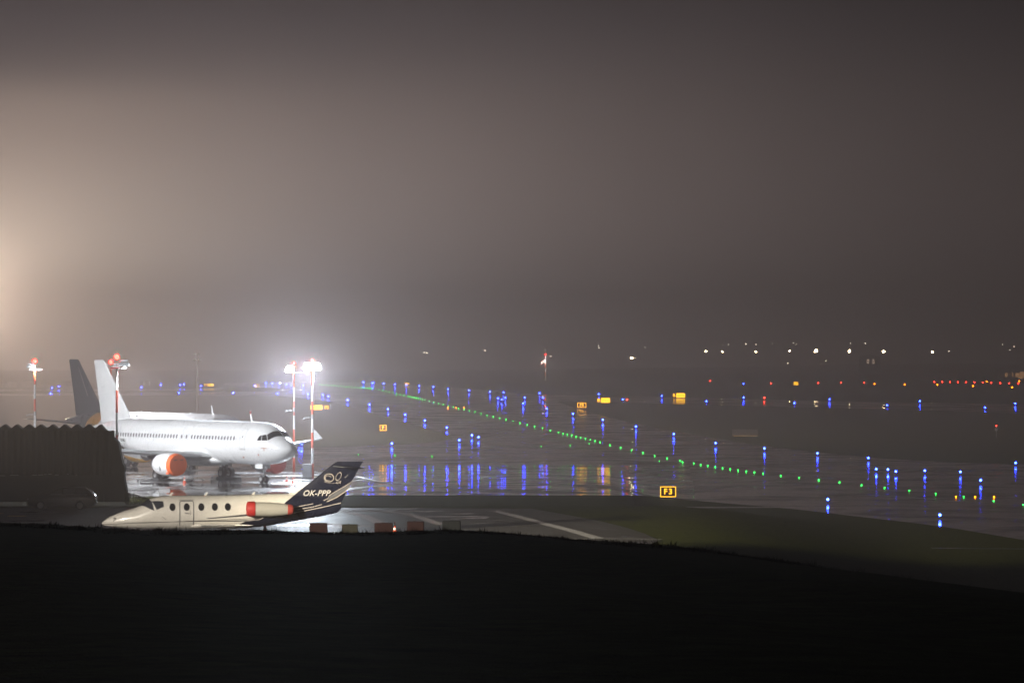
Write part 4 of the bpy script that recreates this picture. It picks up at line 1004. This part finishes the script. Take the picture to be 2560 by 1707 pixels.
BLUE = [
 ('blue lamp, {n} from the left, beyond the grey tailed airliner', [(126.5, 987), (130, 973), (147, 969), (220, 972.5), (353, 971), (402, 965), (447, 985), (450, 965.5), (460, 964), (502.5, 968), (583, 985), (637, 967)]),
 ('small blue lamp, {n} from the left, in the glare behind the bright masts', [(665, 960), (681, 962), (693, 986), (698, 963), (716, 965), (728, 967), (758, 966.5), (770, 988)]),
 ('blue lamp, {n} from the far end of the left edge of the green lit taxiway', [(806.5, 990), (820.5, 993.5), (869, 1003), (923.5, 1013.6), (970, 1025), (1013, 1038.4), (1062, 1053), (1117, 1070)]),
 ('distant blue lamp, {n} from the left, in the row above the green lights', [(908.6, 959), (930, 961), (933.5, 960), (959, 962), (987, 963), (1016, 965.5), (1048, 968), (1083, 970), (1120.5, 976), (1172, 979), (1225, 982), (1259, 983.6)]),
 ('blue lamp, {n} from the left, in the cluster left of the framed F5 sign', [(1245, 998.5), (1254, 1001), (1263, 997), (1307.6, 1011), (1312, 996.5), (1349, 985.7), (1357, 996.8)]),
 ('blue lamp, {n} from the far end of the right edge of the green lit taxiway', [(1367, 1023.5), (1432.6, 1036.7), (1507, 1051), (1590, 1067.5), (1684.5, 1086), (1789, 1108), (1911, 1121), (2043.5, 1133), (2171, 1144.5)]),
 ('blue lamp, {n} from the left, along the far wet strip on the right', [(1497, 988), (1557, 1001), (1654.6, 992.5), (1766, 1005.5), (1858.7, 962.7), (1859, 996.5), (1986, 1010), (2073.7, 1000.6), (2217.7, 1015.4), (2299.7, 1005), (2462.7, 1021), (2538, 1010.6)]),
 ('blue lamp, {n} from the left, in the bright group above the lower right green lights', [(2190.6, 1172), (2219.8, 1172.7), (2239.7, 1178), (2312, 1176), (2401, 1179), (2451.6, 1200), (2539, 1156.7)]),
 ('blue lamp above the right end of the green grass island, second nearest of all', [(2069.5, 1247)]),
 ('nearest and largest blue lamp, on the taxiway edge at lower right', [(2349.8, 1285.5)]),
 ('blue lamp, {n} from the left, along the edge of the junction beyond the jet tail', [(748, 1109), (754, 1110.5), (979.4, 1109), (1148, 1101), (1179.7, 1089), (1196, 1093.7)])]
place('taxiway_edge_light', 'taxiway light', 'blue taxiway edge lights', 'blue_lamp', .105, True, BLUE, .40)
z7 = lambda L: [(780+a/4.704, 930+b/4.704) for a, b in L]
z8 = lambda L: [(1280+a/4.704, 930+b/4.704) for a, b in L]
dense = [(566+i*13.3, 184+i*1.15) for i in range(12)]
G1 = z7([(93, 147), (118, 149), (145, 151), (171, 153), (198, 156), (226, 158), (253, 159), (282, 160), (311, 163), (341, 166), (372, 169), (403, 172), (434, 174), (467, 177), (500, 179), (533, 182)]+dense+
  [(748, 202), (787, 209), (827, 217), (866, 228), (908, 235), (950, 243), (994, 251), (1038, 262), (1080, 273), (1128, 286), (1152, 291), (1176, 295), (1201, 299), (1226, 304), (1250, 310), (1276, 316), (1301, 322), (1327, 328), (1380, 341), (1433, 355), (1487, 368), (1544, 382), (1602, 396), (1662, 410), (1723, 425), (1787, 440), (1851, 455), (1917, 471), (1987, 488), (2057, 505), (2130, 522), (2206, 540), (2283, 558)])
G2 = z8([(12, 578), (94, 597), (179, 617), (267, 638), (358, 660), (451, 684), (549, 708), (600, 720), (650, 732), (702, 744), (754, 757), (808, 770), (863, 783), (920, 796), (975, 811), (1034, 824), (1152, 857), (1277, 886), (1405, 917), (1539, 948), (1678, 984), (1824, 1013), (1977, 1042), (2005, 1058), (2137, 1072), (2219, 1087), (2302, 1101)])
G3 = [(1788, 1166.8), (1806.4, 1169.6), (1825.5, 1172.4), (1845.4, 1175.3), (1865.8, 1177.8), (1886.2, 1180.6), (1907.6, 1183.2), (1951.8, 1188.3), (1997.7, 1194), (2046.7, 1199.2), (2098.8, 1205), (2153.6, 1212), (2211.4, 1219), (2273.3, 1226), (2339, 1234), (2409, 1241.6), (2484, 1241.9+9), (2558, 1260.5)]
greens = list(reversed(G1+G2+G3))
near_g = greens[:2]; rest = greens[2:]
GREEN = [('green centreline lamp, {n} of the green row counted from the lower right', greens),
         ('stray green lamp, {n} from the left, set just below the green row', z7([(987, 277)])+z8([(908, 841), (1734, 1046)])),
         ('faint green lamp, {n} from the left, on the dark junction behind the jet tail', [(896, 1135), (987.5, 1137.5), (1080, 1140), (1353, 1116), (1425.6, 1113)])]
place('centreline_light', 'taxiway light', 'green taxiway centreline lights', 'green_lamp', .054, False, GREEN[:1], .05, 330, .55)
place('stray_centreline_light', 'taxiway light', 'faint green lamps off the main row', 'green_lamp', .036, False, GREEN[1:], .05, 330, .55)
place('hold_light', 'taxiway light', 'amber lights crossing the taxiway', 'amber_lamp', .07, False,
      [('amber lamp, {n} from the left, of three by the far green row', [(1119.7, 1018.9), (1139.7, 1018.9), (1159.5, 1018.9)]), ('amber lamp, {n} from the left, of three at the lower right', [(2390, 1241.5), (2437.6, 1241.9), (2485, 1242)])], .05, 330)
place('stop_light', 'airfield light', 'red airfield lamps on the right', 'far_red_lamp', .125, True,
      [('distant red lamp, {n} from the left, in the far right row', [(1775, 955.8), (1927.8, 961.6), (2045.5, 960.7), (2103, 960), (2160.5, 959.4), (2336, 958), (2355.4, 958), (2375, 958), (2395, 958.7), (2415, 958.7), (2436, 959), (2457, 959.6), (2478, 960.3), (2500.6, 961), (2522.7, 961.6), (2545.7, 962.5)]),
       ('red lamp just right of a blue one, beside the yellow B sign', [(1567.6, 1002)]), ('red lamp mirrored in the far wet strip between two blue ones', [(1910.6, 997)])], .40, 420)
place('runway_end_light', 'airfield light', 'amber lamps on the far right', 'amber_lamp', .14, True,
      [('distant amber lamp, {n} from the left, on the far right', [(2186, 962.7), (2261.6, 964.6), (2343.7, 965.3), (2432.6, 968.4), (2467, 957.4), (2530, 971.9), (2548, 956.7)])], .40, 420)

# ------------------------------------------------------------------ far lamps on the hillside
def street(px, py, Y, rr, m, label, grp, proto=[{}]):
    X = (px-CX)*Y/FOC; z = H-(py-HY)*Y/FOC; g0 = hill_h(X, Y) if Y > 1790 else 0
    if z-g0 < 1.5: g0 = z-1.5
    r_ = thing('street_lamp', label, 'street lamp', (X, Y, g0), 0, grp)
    h_ = z-g0
    B().tube((0, 0, 0), (0, 0, h_), .10, .06, 6).o('pole', 'dark_metal', r_); B().ball((0, 0, h_), rr, 8, 6).o('lamp', m, r_, True)
big = [(1577, 894.8, .35), (1582, 894.8, .35), (1765, 878, .42), (1806, 879, .40), (1889, 878.8, .38), (1973.9, 877.5, .38), (2040, 877, .75), (2123.6, 878, .6), (2209, 878.8, .62), (2330.5, 880, .45)]
for k, (x, y, rr) in enumerate(big):
    street(x, y, 2150, rr*1.25, 'white_lamp', 'bright white hillside lamp, %s from the left of the large ones' % nth(k+1), 'bright lamps on the far hillside')
tiny = [(911, 886), (1060, 881), (1067, 882), (1206, 874), (1213, 876), (1363.8, 874), (1376, 890.8), (1496, 865), (1498, 870), (1612.7, 867), (1658, 864), (1706.8, 865), (1805.7, 860.7), (1820.7, 860.7), (1865, 859.8), (1890, 862), (1931, 859), (1969.7, 907.7), (1983, 858), (1990.7, 860.7), (2052.8, 859), (2064.7, 901.5), (2098.5, 857.8), (2127, 857.8), (2163, 857.8), (2373, 878.4), (2505.7, 861), (2525, 875.7), (2535, 866.6)]
for k, (x, y) in enumerate(tiny):
    street(x, y, 2400 if y < 876 else 2200, .26, 'tiny_white_lamp', 'tiny faint hillside lamp, %s from the left of the smallest ones' % nth(k+1), 'faint lamps on the far hillside')

# ------------------------------------------------------------------ far buildings
def hut(px0, px1, py0, py1, label, roof='flat', win=None, m='bldg', Y=None, cat='building'):
    Yb = Y or FOC*H/(py1-HY); s_ = FOC/Yb; x = ((px0+px1)/2-CX)/s_; zt = H-(py0-HY)/s_; zb = 0 if not Y else min(zt-2, max(0, H-(py1-HY)/s_)); w = (px1-px0)/s_; h_ = zt-zb
    r_ = thing('shed', label, cat, (x, Yb, zb))
    B().box((0, 3, h_*.45), (w, 6, h_*.9)).o('wall', m, r_)
    if roof == 'arch':
        pr = [(w/2*1.02*math.cos(PI*i/12), h_*.9+.002+h_*.25*math.sin(PI*i/12)) for i in range(13)]
    elif roof == 'gable': pr = [(-w*.53, h_*.9), (w*.53, h_*.9), (0, h_*1.12)]
    else: pr = [(-w*.52, h_*.9), (w*.52, h_*.9), (w*.52, h_), (-w*.52, h_)]
    B().prism(pr, -.2, 6.2).o('roof', 'bldg_roof', r_)
    B().box((w*.15, -.03, h_*.28), (w*.22, .06, h_*.55)).o('door', 'bldg_roof', r_)
    if win:
        for (a, b_, c, d) in win: B().box(((a+b_)/2/s_-CX/s_-x, -.05, H-((c+d)/2-HY)/s_-zb), ((b_-a)/s_, .06, (d-c)/s_)).o('window', 'lit_window', r_)
    return r_
hut(0, 16, 957, 968, 'low pale shed at the far left edge of the airfield', 'gable')
hut(19, 36, 952, 968, 'taller pale shed, second from the far left edge', 'flat')
hut(56, 94, 951, 968, 'far shed with arched roof behind the leftmost mast', 'arch')
hut(98, 123, 957, 967, 'long low far shed right of the leftmost mast', 'flat')
hut(138, 150, 955, 966, 'small far shed left of the grey tail fin', 'gable')
hut(152, 176, 954, 966, 'wide far shed partly hidden by the grey tail fin', 'flat')
hut(349, 358, 953, 964, 'narrow pale far shed between tail fin and unlit pole, left one', 'flat')
hut(361, 372, 952, 963, 'far shed between tail fin and unlit pole, right one', 'gable')
hut(358, 452, 1001, 1050, 'dim grey building behind the airliner roofs', 'flat', m='bldg_roof', Y=1000.0)
sg_ = G(1863, 1090); sb = thing('sign_board', 'wide beige board seen from behind on the dark grass, lit along its foot', 'sign board', (sg_.x, sg_.y, 0))
B().box((0, 0, .55), (3.9, .15, .9), bev=.02).o('panel', 'bldg', sb)
b = B()
for x in (-1.6, 0, 1.6): b.tube((x, .1, -.02), (x, .1, .2), .05)
b.o('leg', 'dark_metal', sb); B().box((.0, -.25, .06), (3.6, .06, .04)).o('lit_ground_bar', 'lit_ground_glow', sb)  # glowing bar stands in for the lit ground at the board's foot
bc = G(2491, 1093); be = thing('beacon_post', 'small pale post with a red lamp on the dark grass at far right', 'beacon', (bc.x, bc.y, 0))
B().tube((0, 0, 0), (0, 0, 1.0), .06).o('post', 'galvanised', be); B().box((0, 0, 1.2), (.42, .3, .45), .9, bev=.03).o('case', 'stripe_white', be); B().ball((0, 0, 1.72), .08).o('lamp', 'far_red_lamp', be, True); B().tube((0, 0, 1.4), (0, 0, 1.66), .03).o('spike', 'galvanised', be)
def farwin(label, rects, Y, x0, x1, y0, m='lit_window'):
    s_ = FOC/Y; X = ((x0+x1)/2-CX)/s_; g0 = hill_h(X, Y); zt = H-(y0-HY)/s_
    r_ = thing('far_building', label, 'building', (X, Y, g0)); h_ = max(2, zt-g0); w = (x1-x0)/s_
    B().box((0, 4, h_/2), (w, 8, h_)).o('wall', 'bldg_roof', r_); B().prism([(-w*.53, h_), (w*.53, h_), (0, h_+1.2)], -.3, 8.3).o('roof', 'bldg_roof', r_)
    for a, b_, c, d in rects: B().box((((a+b_)/2-CX)/s_-X, -.05, H-((c+d)/2-HY)/s_-g0), ((b_-a)/s_, .08, (d-c)/s_)).o('window', m, r_)
farwin('far hillside house with two lit windows below the bright lamps', [(2166.5, 2173.5, 898, 903), (2166.5, 2173.5, 904, 909), (2180, 2187, 898, 903), (2180, 2187, 905, 909)], 2050, 2150, 2200, 892)
farwin('dim warm lit building at the far right edge above the red lamps', [(2512, 2519, 932, 942), (2530, 2533, 930, 941), (2538, 2550, 932, 943), (2550, 2572, 929, 944), (2546, 2556, 943, 947)], 1800, 2495, 2590, 922, 'lit_window_warm')

# ------------------------------------------------------------------ grass tufts along the crest of the foreground bank
random.seed(11)
b = B()
for k in range(3400):
    Y = random.uniform(114, 124); X = random.uniform(-.15, .15)*Y
    cl = random.random()
    n = 3 if cl < .9 else 12
    z = terrain(X, Y)
    hh = random.uniform(.03, .09) if cl < .965 else random.uniform(.12, .24)
    for q in range(n):
        dx, dy = random.gauss(0, .05 if n == 3 else .11), random.gauss(0, .05)
        a = Vector((X+dx, Y+dy, z-.02)); w_ = random.uniform(.008, .016); lean = random.gauss(0, hh*.4)
        b.v += [a+Vector((-w_, 0, 0)), a+Vector((w_, 0, 0)), a+Vector((lean, random.gauss(0, .03), hh*random.uniform(.6, 1.1)))]
        i = len(b.v); b.f.append((i-3, i-2, i-1))
gt = b.o('grass', 'grass_blade'); tag(gt, 'dark rough grass tufts along the foreground bank', 'grass', kind='stuff')

# ------------------------------------------------------------------ haze
hz = B().box((0, 1275, 24.5), (1400, 2650, 53)).o('haze', None)
hm = bpy.data.materials.new('haze_air'); hm.use_nodes = True; n_ = hm.node_tree; n_.nodes.clear()
pv = n_.nodes.new('ShaderNodeVolumePrincipled'); oo = n_.nodes.new('ShaderNodeOutputMaterial'); n_.links.new(pv.outputs[0], oo.inputs['Volume'])
pv.inputs['Color'].default_value = (1.0, .90, .93, 1); pv.inputs['Density'].default_value = 0.0011; pv.inputs['Anisotropy'].default_value = 0.27
hz.data.materials.append(hm); hz['kind'] = 'stuff'
tag(hz, 'grey night fog over the whole airfield', 'haze')
